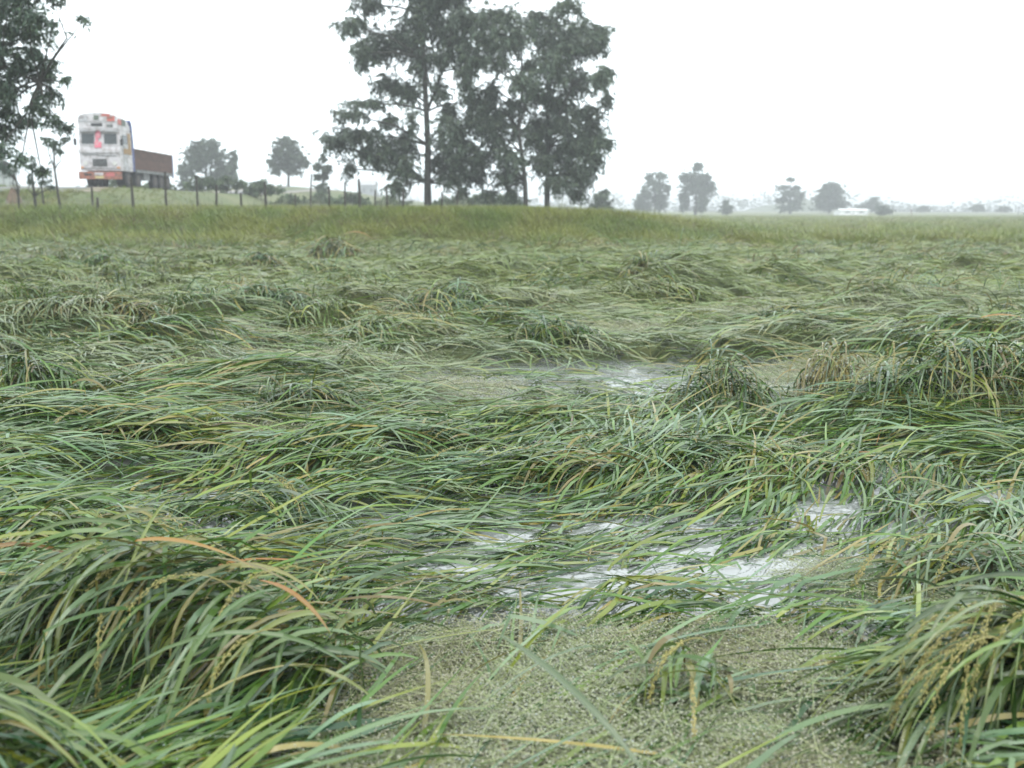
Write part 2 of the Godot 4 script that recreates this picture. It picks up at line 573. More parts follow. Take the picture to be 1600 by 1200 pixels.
func make_trees() -> void:
	droop = spray_mesh(22, 0.60, 0.21, 0.028, 0.42, 1)
	bushy = spray_mesh(22, 0.50, 0.20, 0.060, 0.10, 2)
	broadleaf = spray_mesh(13, 0.50, 0.19, 0.042, 0.16, 3)
	# the three tall trees on the bank
	var y0 := 1.36
	tree("tall_tree", "tallest tree with a straight dark trunk, its top cut off by the photo's edge", "tree", "tall trees on the bank", Vector3(-4.15, y0, -48),
		[[[0, -1.5, 0, 0.22], [-0.02, 1.2, 0, 0.17], [0.03, 3.0, 0.05, 0.15], [-0.05, 5.0, 0, 0.13], [-0.12, 7.0, 0, 0.11], [-0.2, 9.0, 0.1, 0.08], [0.0, 11.0, 0, 0.04]],
			[[0.0, 4.6, 0, 0.08], [0.35, 5.4, 0.1, 0.07], [0.75, 6.4, 0.2, 0.06], [1.05, 7.4, 0.2, 0.04], [1.3, 9.0, 0.2, 0.02]]],
		cm([[-95, 1060, 170, 65], [-275, 965, 95, 50], [-340, 850, 80, 55], [-245, 775, 80, 85], [-120, 800, 95, 110], [-30, 900, 110, 130], [95, 965, 120, 75], [195, 1010, 55, 60], [95, 850, 85, 85],
			[-285, 710, 60, 85], [-200, 590, 100, 60], [-95, 555, 70, 60], [-25, 690, 60, 105], [-300, 490, 115, 32], [-345, 430, 110, 28], [-340, 330, 150, 55], [-435, 295, 60, 38], [-245, 260, 140, 75],
			[-410, 190, 40, 50], [-125, 310, 75, 65], [-65, 400, 28, 80], [-115, 195, 90, 85], [-145, 95, 50, 48], [105, 455, 55, 75], [135, 360, 100, 85], [75, 235, 95, 95], [180, 260, 95, 85],
			[215, 160, 90, 55], [115, 135, 70, 48], [155, 75, 40, 38], [195, 620, 48, 115], [155, 740, 85, 95], [75, 690, 60, 50], [20, 1180, 150, 70], [-120, 1240, 120, 60], [130, 1150, 90, 60], [60, 560, 50, 60], [215, 510, 60, 60], [-195, 420, 60, 40], [180, 860, 60, 60]]), droop, 46.0, 1.0, 1.6)
	tree("tall_tree", "tree on a slim left-leaning trunk, between the tallest and the rounded tree", "tree", "tall trees on the bank", Vector3(0.68, y0, -47),
		[[[0, -1.5, 0, 0.14], [-0.08, 1.2, 0, 0.11], [-0.26, 2.6, 0, 0.10], [-0.40, 3.6, 0.05, 0.09], [-0.36, 4.6, 0, 0.075], [-0.22, 5.6, 0, 0.06], [-0.3, 7.5, 0, 0.035], [-0.4, 9.0, 0, 0.02]],
			[[-0.4, 3.7, 0, 0.06], [-0.15, 4.6, 0.1, 0.05], [0.0, 5.6, 0.15, 0.03]]],
		cm([[-190, 815, 115, 110], [-140, 885, 90, 45], [-262, 870, 55, 55], [-120, 735, 105, 60], [-45, 805, 90, 75], [-150, 655, 80, 48], [-25, 570, 85, 65], [-170, 560, 50, 55], [-120, 430, 90, 58],
			[-170, 375, 95, 58], [-60, 365, 40, 48], [-155, 310, 70, 58], [-95, 155, 85, 65], [-180, 60, 40, 42], [-65, 60, 38, 36], [-215, 235, 55, 55], [30, 660, 60, 55], [-205, 490, 80, 75], [-235, 400, 75, 65], [-245, 690, 60, 60], [-60, 480, 65, 55], [-125, 245, 65, 55], [-60, 215, 50, 55]]), droop, 46.0, 0.95, 1.3)
	tree("tall_tree", "broad rounded dense tree at the right end of the tall roadside trees", "tree", "tall trees on the bank", Vector3(1.72, y0, -49),
		[[[0, -1.5, 0, 0.16], [0.02, 1.5, 0, 0.13], [0.05, 3.0, 0, 0.12], [0.0, 5.0, 0, 0.10], [0.2, 7.0, 0.1, 0.07], [0.4, 9.0, 0, 0.04]],
			[[0.05, 3.2, 0, 0.08], [0.6, 4.6, 0.2, 0.06], [1.2, 6.0, 0.2, 0.04], [1.6, 7.6, 0, 0.02]]],
		cm([[-55, 955, 110, 48], [85, 970, 95, 48], [190, 920, 105, 58], [262, 868, 72, 52], [15, 875, 120, 90], [115, 810, 130, 85], [245, 815, 72, 52], [300, 700, 48, 38], [260, 625, 66, 72],
			[310, 560, 38, 42], [145, 650, 100, 90], [25, 700, 100, 90], [-35, 580, 85, 78], [65, 530, 90, 70], [205, 490, 90, 60], [-35, 440, 90, 80], [95, 410, 100, 80], [235, 405, 80, 68],
			[285, 335, 68, 58], [165, 305, 110, 80], [45, 285, 100, 80], [-55, 345, 80, 80], [255, 255, 66, 58], [125, 180, 100, 68], [-35, 225, 78, 58], [205, 165, 70, 58], [160, 75, 62, 42], [45, 125, 72, 58]], 0.95, 0.96), droop, 46.0, 1.0, 1.8)
	tree("small_tree", "hazy low tree standing right behind the foot of the broad rounded tree", "tree", "", Vector3(8.3, land(8.3, -92), -92),
		[[[0, -0.3, 0, 0.11], [0.05, 1.0, 0, 0.09], [0.0, 2.2, 0, 0.05]]],
		cm([[-10, 190, 90, 70], [60, 140, 60, 60], [-70, 120, 60, 60], [10, 80, 90, 60], [40, 250, 60, 45]]), bushy, 34.0, 1.0, 0.6)
	# the near tree at the left edge
	var zt := -21.0
	tree("leafy_tree", "dark broad-leaved tree at the left edge, its boughs hanging into the photo", "tree", "", Vector3(-14.2, land(-14.2, zt), zt),
		[[[0, -0.2, 0, 0.24], [0.1, 1.5, 0.1, 0.2], [0.3, 3.2, 0, 0.17], [0.8, 4.6, 0, 0.12], [1.2, 6.2, 0.2, 0.07]],
			[[0.2, 2.5, 0, 0.11], [1.2, 3.5, 0.1, 0.08], [2.6, 4.2, 0.2, 0.06], [3.6, 4.3, 0.2, 0.04], [4.3, 4.0, 0.1, 0.025]]],
		cm([[300, 555, 120, 45], [420, 560, 60, 40], [448, 515, 42, 30], [395, 498, 75, 32], [315, 490, 62, 32], [360, 455, 60, 30], [420, 452, 30, 22], [432, 418, 36, 26], [418, 380, 30, 24],
			[330, 400, 50, 30], [318, 350, 48, 34], [362, 372, 28, 24], [352, 322, 40, 20], [446, 340, 28, 24], [470, 316, 24, 18], [494, 300, 14, 16], [398, 348, 18, 12],
			[495, 535, 20, 10], [470, 560, 22, 14], [480, 505, 16, 8], [448, 440, 22, 12], [470, 402, 20, 8], [355, 252, 44, 16], [405, 237, 28, 14], [427, 214, 24, 12], [312, 300, 42, 28], [300, 420, 60, 40], [385, 425, 40, 30], [180, 500, 120, 90], [150, 360, 120, 80], [120, 620, 150, 80], [-30, 480, 160, 110], [220, 420, 80, 60], [-150, 600, 120, 90], [300, 640, 100, 50]]), broadleaf, 150.0, 0.55, 0.7, Color(0.80, 0.88, 0.95))

# ---------------------------------------------------------------- far off
func far_tree(called: String, label: String, at: Vector2, clumps: Array, size: float, group := "", trunk_h := 0.5, tint := Color.WHITE) -> void:
	var h := 0.0
	for q in clumps: h = maxf(h, q[1])
	var cl := []
	for q in clumps: cl.append([q[0], q[1], q[2], q[3]])
	tree(called, label, "bush" if called.ends_with("bush") else "tree", group, Vector3(at.x, land(at.x, at.y), at.y),
		[[[0, -0.4, 0, 0.035 * h], [0.02 * h, h * trunk_h * 0.5, 0, 0.028 * h], [-0.01 * h, h * trunk_h, 0, 0.02 * h], [0, h * 0.85, 0, 0.008 * h]]],
		cl, bushy, 40.0 / (size * size), size, 0.8 * size, tint, size < 2.2)

func make_far_things() -> void:
	# [x, y, half width, half height] in metres from the foot
	far_tree("field_tree", "wide two-headed hazy tree right of the truck's rear", Vector2(-40.6, -130), [[-2.6, 3.0, 1.2, 1.3], [-1.8, 5.0, 1.4, 1.2], [-0.9, 6.2, 1.2, 0.9], [0.9, 6.3, 1.3, 0.9], [1.6, 4.9, 1.7, 1.4], [0.0, 4.7, 1.5, 1.2], [2.4, 3.0, 1.4, 1.3], [-2.6, 1.2, 0.9, 1.0], [1.3, 2.2, 1.2, 1.0], [3.6, 4.4, 0.6, 1.5], [3.7, 2.6, 0.7, 1.3], [-1.0, 3.4, 0.8, 0.8]], 1.15)
	far_tree("field_tree", "hazy domed tree midway between the truck and the tall trees", Vector2(-29.8, -130), [[-0.2, 5.6, 1.4, 0.9], [0.3, 4.4, 1.8, 1.2], [-1.2, 4.0, 1.2, 1.0], [1.4, 3.4, 1.3, 1.0], [-0.4, 2.7, 1.9, 1.0], [-1.5, 2.0, 0.9, 0.7], [0.8, 1.9, 1.1, 0.8], [2.6, 2.7, 0.6, 0.7], [-2.0, 3.1, 0.5, 0.4]], 1.15)
	far_tree("field_tree", "thin pale tree with a sparse crown just left of the tall trees", Vector2(-18.4, -95), [[0.0, 3.9, 0.5, 0.4], [-0.5, 3.1, 0.6, 0.4], [0.6, 2.9, 0.6, 0.5], [-0.6, 2.2, 0.5, 0.4], [0.2, 2.2, 0.5, 0.4], [0.0, 1.0, 0.7, 0.8]], 1.0, "", 0.7)
	far_tree("field_tree", "shorter ragged one of the two hazy trees right of the tall trees", Vector2(31.6, -217), [[-1.45, 8.12, 1.16, 1.16], [1.16, 8.55, 1.45, 1.16], [0.0, 6.38, 2.32, 1.74], [2.61, 5.8, 1.01, 1.16], [-2.32, 4.35, 1.45, 1.45], [-3.33, 2.46, 1.3, 1.74], [0.87, 3.77, 2.03, 1.74], [1.45, 2.03, 1.45, 1.3], [-2.03, 1.45, 1.45, 1.16]], 1.6)
	far_tree("field_tree", "taller crowned one of the two hazy trees right of the tall trees", Vector2(40.6, -217), [[0.29, 10.44, 1.3, 1.3], [-2.03, 7.97, 2.03, 1.45], [0.29, 7.97, 2.17, 1.59], [2.32, 7.54, 1.74, 1.59], [-0.87, 5.8, 2.32, 1.59], [2.17, 5.37, 2.17, 1.74], [-2.61, 3.77, 1.45, 1.45], [1.45, 3.19, 1.89, 1.45], [3.48, 6.23, 1.01, 1.01], [-2.32, 1.74, 1.3, 1.01], [1.16, 1.45, 1.74, 1.01]], 1.6)
	far_tree("shrub_bush", "small bush at the right foot of the taller hazy tree", Vector2(45.0, -205), [[0.0, 2.75, 0.72, 0.58], [-0.58, 1.89, 1.01, 0.58], [0.72, 1.74, 1.16, 0.58], [0.0, 1.01, 1.45, 0.72]], 1.6)
	far_tree("distant_tree", "faint layered tree with a pointed top, left of the round distant tree", Vector2(71, -250), [[-0.2, 8.6, 1.2, 0.8], [-2.0, 6.6, 1.6, 0.7], [1.2, 6.4, 1.4, 1.0], [0.0, 5.0, 2.8, 1.1], [2.6, 4.4, 1.6, 1.0], [-1.8, 3.4, 2.0, 1.0], [1.4, 2.8, 2.2, 1.0], [0, 1.4, 3.2, 1.2]], 1.7, "", 0.5)
	far_tree("distant_tree", "faint round-topped distant tree left of the white strip on the horizon", Vector2(81, -250), [[0, 6.8, 2.6, 1.2], [-1.6, 5.6, 2.2, 1.3], [1.8, 5.4, 2.2, 1.4], [0, 4.4, 3.4, 1.4], [-2.4, 3.0, 2.0, 1.4], [2.4, 2.8, 2.2, 1.4], [0, 1.8, 4.0, 1.4]], 1.7)
	far_tree("distant_tree", "small leaning hazy tree right of the white strip on the horizon", Vector2(101, -275), [[0.6, 3.8, 1.3, 0.9], [0.0, 2.6, 2.2, 1.0], [-2.4, 1.6, 2.0, 0.9], [0.6, 1.2, 2.4, 0.9]], 1.2)
	far_tree("shrub_bush", "green bush beside the thin pole on the right horizon", Vector2(72.5, -190), [[-0.2, 1.9, 1.2, 0.6], [0.4, 1.2, 1.4, 0.6], [-0.8, 0.9, 1.4, 0.6]], 1.2)
	for q in [[122.0, -290, 2.2, "faint bush right of the short leaning red post"], [138.0, -290, 2.8, "wider faint bush farther right on the skyline"], [146.0, -290, 2.2, "faint low bush left of the ragged faint tree"], [148.0, -265, 4.0, "ragged faint tree close to the tall thin pole at the right edge"]]:
		far_tree("shrub_bush", q[3], Vector2(q[0], q[1]), [[0, q[2] * 0.7, 1.6, q[2] * 0.3], [0.8, q[2] * 0.45, 1.8, q[2] * 0.3], [-1.0, q[2] * 0.4, 1.6, q[2] * 0.3]], 1.2)
	far_tree("shrub_bush", "dark bush cut by the right edge of the photo", Vector2(101.5, -188), [[0, 1.0, 2.4, 0.8], [1.5, 1.4, 2.0, 0.9]], 1.2)
	# the band of scrub beyond the road on the left, one bush after the other
	var r := RandomNumberGenerator.new()
	r.seed = 77
	var words := ["beside the truck's tailgate", "under the wide two-headed tree", "right of the wide two-headed tree", "left of the hazy domed tree", "under the hazy domed tree", "right of the hazy domed tree", "beside the thin pale tree", "left of the tallest tree's foot", "beneath the lowest left boughs of the tallest tree", "beneath the tallest tree's right boughs", "between the slim trunk and the tallest tree", "behind the slim leaning trunk"]
	var xs := [-28.5, -25.6, -22.0, -20.2, -18.0, -15.8, -13.7, -11.6, -8.8, -4.6, -2.4, -0.4]
	for k in xs.size():
		var z := -68.0 - r.randf() * 8.0
		var s := r.randf_range(0.7, 1.2)
		var x: float = xs[k] * -z / 70.0
		far_tree("scrub_bush", "low grey-green bush " + words[k], Vector2(x, z), [[0, 0.9 * s, 0.8, 0.4 * s], [0.7, 0.6 * s, 0.8, 0.4 * s], [-0.8, 0.5 * s, 0.8, 0.4 * s]], 0.9, "bushes along the bank", 0.5, Color(1.3, 1.3, 1.1))
	# a hazy rise with trees on the skyline
	var hill := MB.new()
	var pts := []
	for k in 31:
		var t := k / 30.0
		var hh := 6.0 * exp(-pow((t - 0.66) / 0.16, 2.0)) + 3.0 * exp(-pow((t - 0.38) / 0.2, 2.0)) + fine.get_noise_1d(t * 40.0) * 0.8
		pts.append(Vector3(lerpf(96, 142, t), maxf(0.2, hh * (1.0 - pow(absf(t * 2.0 - 1.0), 6.0))), 0))
	for k in 30:
		for s in 6:
			var a0 := PI * s / 6.0
			var a1 := PI * (s + 1) / 6.0
			var q := []
			for e in [[k, a0], [k, a1], [k + 1, a1], [k + 1, a0]]:
				var p: Vector3 = pts[e[0]]
				q.append(Vector3(p.x, p.y * sin(e[1]) - 0.1 + 0.5, -430.0 + cos(e[1]) * 22.0))
			hill.quad(q[0], q[1], q[2], q[3], Color(0.07, 0.09, 0.045))
	tag(part("hill", hill.mesh(), tinted(0.9)), "", "", "", "structure")
	# the hazy line of woods that closes the view
	var where := []
	var tints := []
	for k in 5200:
		var x := r.randf_range(-330.0, 330.0)
		var top := maxf(0.6, 3.6 + broad.get_noise_2d(x * 1.4, 5.0) * 9.0 + broad.get_noise_2d(x * 6.0, 15.0) * 3.0)
		if x > 96.0 and x < 142.0: top += 5.5 * exp(-pow((x - 126.0) / 9.0, 2.0)) + 3.0 * exp(-pow((x - 112.0) / 9.0, 2.0))
		var sc := r.randf_range(2.2, 3.8)
		var z := -455.0 + r.randf_range(-14.0, 30.0)
		where.append(Transform3D(Basis(Vector3.UP, r.randf() * TAU).scaled(Vector3(sc, sc, sc)), Vector3(x, land(x, z) + top * pow(r.randf(), 0.6), z)))
		var g := r.randf_range(0.8, 1.3)
		tints.append(Color(g, g, g))
	tag(copies("far_woods", bushy, tree_leaf_mat, where, tints), "faint blue-grey line of far woods along the whole horizon", "woods", "", "stuff")
	# low pale sheds
	shed("low white shed roof showing on the horizon beside the round distant tree", Vector3(80.5, land(80, -232), -232), Vector3(6.5, 1.5, 5.0), Color(0.8, 0.82, 0.82), Color(0.78, 0.80, 0.80))
	shed("pale two-storey building seen in the gap left of the tallest tree's trunk", Vector3(-42.5, land(-42.5, -290) - 0.3, -290), Vector3(4.2, 7.2, 6.0), Color(0.24, 0.26, 0.27), Color(0.35, 0.35, 0.36))
	shed("pale wall of a shed behind the saplings at the left edge", Vector3(-32.9, land(-32.9, -62) - 0.1, -62), Vector3(1.6, 2.2, 3.0), Color(0.42, 0.45, 0.45), Color(0.3, 0.3, 0.3))
	# poles on the skyline
	for q in [[72.8, -187.0, 2.3, "thin dark pole beside the green bush on the right horizon", 0.07], [84.0, -205.0, 1.8, "short reddish leaning post on the right horizon", 0.10], [98.5, -190.0, 2.6, "tall thin pole near the right edge of the photo", 0.05]]:
		var o := thing("field_pole", Vector3(q[0], land(q[0], q[1]), q[1]))
		var m := MB.new()
		var lean: float = -0.35 if q[4] > 0.09 else 0.05
		m.tube([Vector3(0, -0.3, 0), Vector3(lean * 0.5, q[2] * 0.5, 0), Vector3(lean, q[2], 0)], [q[4], q[4] * 0.9, q[4] * 0.8], Color.WHITE, 6)
		part("post", m.mesh(), paint(Color(0.12, 0.06, 0.05) if q[4] > 0.09 else Color(0.03, 0.03, 0.03), 0.8), o)
		tag(o, q[3], "pole")
	# heap of red earth by the road
	var e := MB.new()
	for j in 7:
		for k in 16:
			var a0 := TAU * k / 16.0
			var a1 := TAU * (k + 1) / 16.0
			var q := []
			for w in [[a0, j], [a1, j], [a1, j + 1], [a0, j + 1]]:
				var rr: float = w[1] / 7.0
				var wob := 1.0 + 0.2 * fine.get_noise_2d(cos(w[0]) * 2.0, sin(w[0]) * 2.0 + rr)
				q.append(Vector3(cos(w[0]) * rr * 1.1 * wob, 0.9 * pow(cos(rr * PI * 0.5), 1.3) * wob - 0.1, sin(w[0]) * rr * 0.9 * wob))
			e.quad(q[0], q[1], q[2], q[3], Color(0.14, 0.10, 0.07) * (1.0 + 0.4 * fine.get_noise_2d(k * 3.0, j * 3.0)))
	var h := part("earth_heap", e.mesh(), tinted(0.95))
	h.position = Vector3(-22.2, land(-22.2, -43.5) - 0.05, -43.5)
	h.scale = Vector3(0.5, 1.25, 0.6)
	tag(h, "heap of reddish earth on the bank behind the saplings", "earth heap")

func shed(label: String, at: Vector3, size: Vector3, wall: Color, roof: Color) -> void:
	var o := thing("farm_building", at)
	tag(o, label, "building")
	var m := MB.new()
	m.box(Vector3(0, size.y * 0.4, 0), Vector3(size.x, size.y * 0.8, size.z))
	part("wall", m.mesh(), worn(wall, wall * 0.6, 0.3, 0.8), o)
	var r := MB.new()
	var hx := size.x * 0.55
	var hz := size.z * 0.55
	var y0 := size.y * 0.8 + 0.01
	for s in [-1.0, 1.0]:
		r.quad(Vector3(-hx, y0, hz * s), Vector3(hx, y0, hz * s), Vector3(hx, size.y, 0), Vector3(-hx, size.y, 0), Color.WHITE)
		r.quad(Vector3(-hx, y0 - 0.08, hz * s), Vector3(hx, y0 - 0.08, hz * s), Vector3(hx, y0, hz * s), Vector3(-hx, y0, hz * s), Color.WHITE)
	part("roof", r.mesh(), paint(roof, 0.6), o)
	var storeys := 2 if size.y > 4.0 else 1
	for f in storeys:
		for s in [-0.25, 0.25]:
			var w := MB.new()
			w.box(Vector3(size.x * s, size.y * (0.42 if storeys == 1 else 0.22 + 0.36 * f), size.z * 0.5 + 0.01), Vector3(size.x * 0.16, size.y * 0.16, 0.04))
			part("window", w.mesh(), paint(Color(0.08, 0.09, 0.1), 0.2), o)

# ---------------------------------------------------------------- the truck
func make_truck() -> void:
	var o := thing("cargo_truck", Vector3(-23.05, land(-23.5, -57) + 0.02, -55.0), deg_to_rad(2.0))
	o.scale = Vector3(0.94, 1.03, 1.0)
	tag(o, "white-fronted painted cargo truck with an empty brown open bed on the raised road", "truck")
	var white := worn(Color(0.52, 0.50, 0.52), Color(0.36, 0.33, 0.33), 0.5, 0.5)
	var pale := worn(Color(0.40, 0.40, 0.42), Color(0.24, 0.22, 0.22), 0.6, 0.5)
	var red := worn(Color(0.46, 0.10, 0.08), Color(0.22, 0.10, 0.07), 0.6, 0.5)
	var pink := worn(Color(0.62, 0.14, 0.20), Color(0.55, 0.30, 0.32), 0.9, 0.5)
	var orange := worn(Color(0.30, 0.11, 0.07), Color(0.13, 0.08, 0.07), 0.8, 0.6)
	var blue := worn(Color(0.10, 0.13, 0.32), Color(0.07, 0.09, 0.18), 0.4, 0.6)
	var brown := worn(Color(0.125, 0.072, 0.060), Color(0.075, 0.050, 0.045), 0.5, 0.75)
	var dark := paint(Color(0.02, 0.02, 0.023), 0.6)
	var grey := worn(Color(0.16, 0.17, 0.17), Color(0.08, 0.08, 0.08), 0.6, 0.7)
	var glass := paint(Color(0.03, 0.04, 0.045), 0.08)
	var yellow := worn(Color(0.32, 0.20, 0.08), Color(0.16, 0.09, 0.05), 1.6, 0.6)
	var green := worn(Color(0.10, 0.13, 0.10), Color(0.06, 0.07, 0.06), 0.8, 0.6)
	var bx := func(called: String, mat: Material, boxes: Array, parent: Node = null) -> MeshInstance3D:
		var m := MB.new()
		for b in boxes:
			m.box(Vector3(b[0], b[1], b[2]), Vector3(b[3], b[4], b[5]))
		return part(called, m.mesh(), mat, parent if parent else o)
	# cab: an extruded profile (z forward, y up), the screen leaning back a little
	var prof := func(pts: Array, x0: float, x1: float) -> ArrayMesh:
		var m := MB.new()
		var n := pts.size()
		for k in n:
			var a: Vector2 = pts[k]
			var b: Vector2 = pts[(k + 1) % n]
			m.quad(Vector3(x0, a.y, a.x), Vector3(x1, a.y, a.x), Vector3(x1, b.y, b.x), Vector3(x0, b.y, b.x), Color.WHITE)
		var idx := Geometry2D.triangulate_polygon(PackedVector2Array(pts))
		for x in [x0, x1]:
			for k in range(0, idx.size(), 3):
				var t := []
				for j in 3:
					var q: Vector2 = pts[idx[k + j]]
					t.append(Vector3(x, q.y, q.x))
				m.tri(t[0], t[1], t[2], Color.WHITE)
		return m.mesh()
	part("cab", prof.call([Vector2(0.0, 0.92), Vector2(0.02, 1.80), Vector2(-0.02, 2.02), Vector2(-0.14, 3.04), Vector2(-1.86, 3.04), Vector2(-1.9, 0.92)], -1.2, 1.2), white, o)
	# the crown over the cab: a rounded cross-section that sinks towards the back
	var rim := [Vector2(-1.12, 3.045), Vector2(-1.14, 3.60), Vector2(-1.08, 3.78), Vector2(-0.92, 3.88), Vector2(-0.5, 3.95), Vector2(0.0, 3.98), Vector2(0.5, 3.95), Vector2(0.92, 3.88), Vector2(1.08, 3.78), Vector2(1.14, 3.60), Vector2(1.12, 3.045)]
	var cr := MB.new()
	var cuts := [[0.05, 1.0], [-0.5, 1.01], [-1.1, 0.97], [-1.6, 0.83], [-1.95, 0.55]]
	for k in cuts.size() - 1:
		for n in rim.size() - 1:
			var q := []
			for e in [[k, n], [k, n + 1], [k + 1, n + 1], [k + 1, n]]:
				var p: Vector2 = rim[e[1]]
				q.append(Vector3(p.x, 3.045 + (p.y - 3.045) * cuts[e[0]][1], cuts[e[0]][0]))
			cr.quad(q[0], q[1], q[2], q[3], Color.WHITE)
	for k in [0, cuts.size() - 1]:
		for n in range(1, rim.size() - 1):
			var q := []
			for e in [0, n, n + 1 if n + 1 < rim.size() else 0]:
				q.append(Vector3(rim[e].x, 3.045 + (rim[e].y - 3.045) * cuts[k][1], cuts[k][0]))
			cr.tri(q[0], q[1], q[2], Color.WHITE)
	part("crown_box", cr.mesh(), white, o)
	# painted boards on the crown
	bx.call("painted_board", red, [[0.80, 3.64, 0.065, 0.46, 0.30, 0.03], [0.52, 3.84, 0.065, 0.5, 0.12, 0.03]])
	bx.call("painted_board", pale, [[-0.82, 3.66, 0.065, 0.52, 0.26, 0.03]])
	bx.call("painted_board", green, [[-0.04, 3.70, 0.065, 0.28, 0.24, 0.03]])
	bx.call("painted_board", dark, [[-0.05, 3.33, 0.055, 0.66, 0.15, 0.04]])
	bx.call("painted_board", grey, [[0.72, 3.28, 0.05, 0.34, 0.16, 0.03]])
	bx.call("crown_rim", pale, [[0, 3.50, 0.055, 2.28, 0.045, 0.05], [0, 3.12, 0.02, 2.3, 0.05, 0.08]])
	bx.call("side_board", green, [[1.14, 3.52, -0.95, 0.03, 0.34, 0.6]])
	bx.call("side_board", red, [[1.145, 3.50, -0.35, 0.03, 0.30, 0.5]])
	bx.call("side_board", white, [[1.145, 3.18, -0.85, 0.03, 0.18, 1.5]])
	# the split windscreen
	var lean := Basis(Vector3(1, 0, 0), -0.117)
	for s in [-1.0, 1.0]:
		var m := MB.new()
		m.box(Vector3(0.66 * s, 2.60, -0.075), Vector3(0.74, 0.56, 0.03), Color.WHITE, lean)
		var w := part("windscreen", m.mesh(), glass, o)
		var f := MB.new()
		for e in [[0.0, 0.31, 0.84, 0.05], [0.0, -0.31, 0.84, 0.05], [-0.40, 0.0, 0.05, 0.60], [0.40, 0.0, 0.05, 0.60]]:
			f.box(Vector3(0.66 * s, 2.60, -0.07) + lean * Vector3(e[0], e[1], 0), Vector3(e[2], e[3], 0.05), Color.WHITE, lean)
		part("frame", f.mesh(), white, w)
		var wi := MB.new()
		wi.tube([Vector3(0.66 * s - 0.1, 2.28, -0.01), Vector3(0.66 * s + 0.22, 2.62, -0.05)], [0.012, 0.008], Color.WHITE, 5)
		part("wiper", wi.mesh(), dark, o)
	var mc := MB.new()
	mc.box(Vector3(-0.05, 2.86, -0.075), Vector3(0.30, 0.42, 0.035), Color.WHITE, lean)
	mc.box(Vector3(-0.07, 2.28, 0.0), Vector3(0.40, 0.30, 0.035), Color.WHITE, lean)
	mc.box(Vector3(-0.12, 2.58, -0.05), Vector3(0.16, 0.36, 0.03), Color.WHITE, lean)
	part("garland", mc.mesh(), pink, o)
	bx.call("sun_visor", pale, [[0.62, 3.0, 0.0, 1.0, 0.05, 0.22], [-0.62, 3.0, 0.0, 1.0, 0.05, 0.22]])
	bx.call("ledge", white, [[0, 1.95, 0.04, 2.46, 0.16, 0.10]])
	bx.call("trim_band", grey, [[-0.55, 1.76, 0.025, 0.9, 0.05, 0.03], [0.45, 1.70, 0.025, 1.1, 0.05, 0.03], [0.0, 1.03, 0.025, 2.1, 0.04, 0.03]])
	var gr: MeshInstance3D = bx.call("grille", dark, [[-0.02, 1.34, 0.012, 0.84, 0.40, 0.05]])
	for k in 5:
		bx.call("grille_bar", grey, [[-0.02, 1.19 + k * 0.075, 0.045, 0.84, 0.03, 0.02]], gr)
	for s in [-1.0, 1.0]:
		var m := MB.new()
		m.disc(Vector3(0.85 * s, 1.30, 0.03), Vector3(0, 0, 1), 0.12, 0.07)
		part("headlight", m.mesh(), paint(Color(0.55, 0.55, 0.52), 0.15), o)
		bx.call("indicator", paint(Color(0.55, 0.22, 0.04), 0.3), [[1.06 * s, 1.08, 0.03, 0.16, 0.08, 0.05]])
		var mi := MB.new()
		mi.tube([Vector3(1.2 * s, 2.7, -0.2), Vector3(1.36 * s, 2.72, 0.08), Vector3(1.36 * s, 2.2, 0.08)], [0.015, 0.015, 0.015], Color.WHITE, 5)
		mi.box(Vector3(1.36 * s, 2.42, 0.09), Vector3(0.17, 0.34, 0.05))
		part("mirror", mi.mesh(), dark, o)
	var bu: MeshInstance3D = bx.call("bumper", orange, [[0, 0.66, 0.12, 2.46, 0.40, 0.20]])
	bx.call("bumper_stripe", white, [[-0.05, 0.74, 0.225, 0.5, 0.14, 0.01]], bu)
	bx.call("bumper_stripe", paint(Color(0.45, 0.12, 0.12), 0.5), [[0.62, 0.70, 0.225, 0.5, 0.18, 0.01]], bu)
	bx.call("bumper_stripe", dark, [[-0.68, 0.70, 0.225, 0.44, 0.10, 0.01]], bu)
	bx.call("number_plate", paint(Color(0.5, 0.42, 0.2), 0.5), [[-0.02, 0.56, 0.23, 0.5, 0.12, 0.02]])
	# cab side, door and painted panels
	for s in [-1.0, 1.0]:
		bx.call("door", pale, [[1.205 * s, 1.75, -0.85, 0.03, 1.55, 0.95]])
		bx.call("side_window", glass, [[1.225 * s, 2.62, -0.80, 0.02, 0.46, 0.66]])
		bx.call("painted_panel", yellow, [[1.225 * s, 2.55, -1.45, 0.03, 0.85, 0.40]])
		bx.call("painted_panel", yellow, [[1.23 * s, 1.98, -1.10, 0.03, 0.30, 1.20]])
		bx.call("painted_panel", white, [[1.23 * s, 1.45, -1.35, 0.03, 0.50, 0.55]])
		bx.call("door_handle", dark, [[1.245 * s, 2.2, -0.55, 0.03, 0.04, 0.16]])
	# tall blue headboard behind the cab
	part("headboard", prof.call([Vector2(-1.985, 0.95), Vector2(-1.985, 3.40), Vector2(-1.75, 3.66), Vector2(-1.85, 3.72), Vector2(-2.06, 3.50), Vector2(-2.16, 2.6), Vector2(-2.16, 0.95)], -1.22, 1.22), blue, o)
	# the open bed
	bx.call("bed_floor", brown, [[0, 1.04, -5.65, 2.40, 0.12, 6.9]])
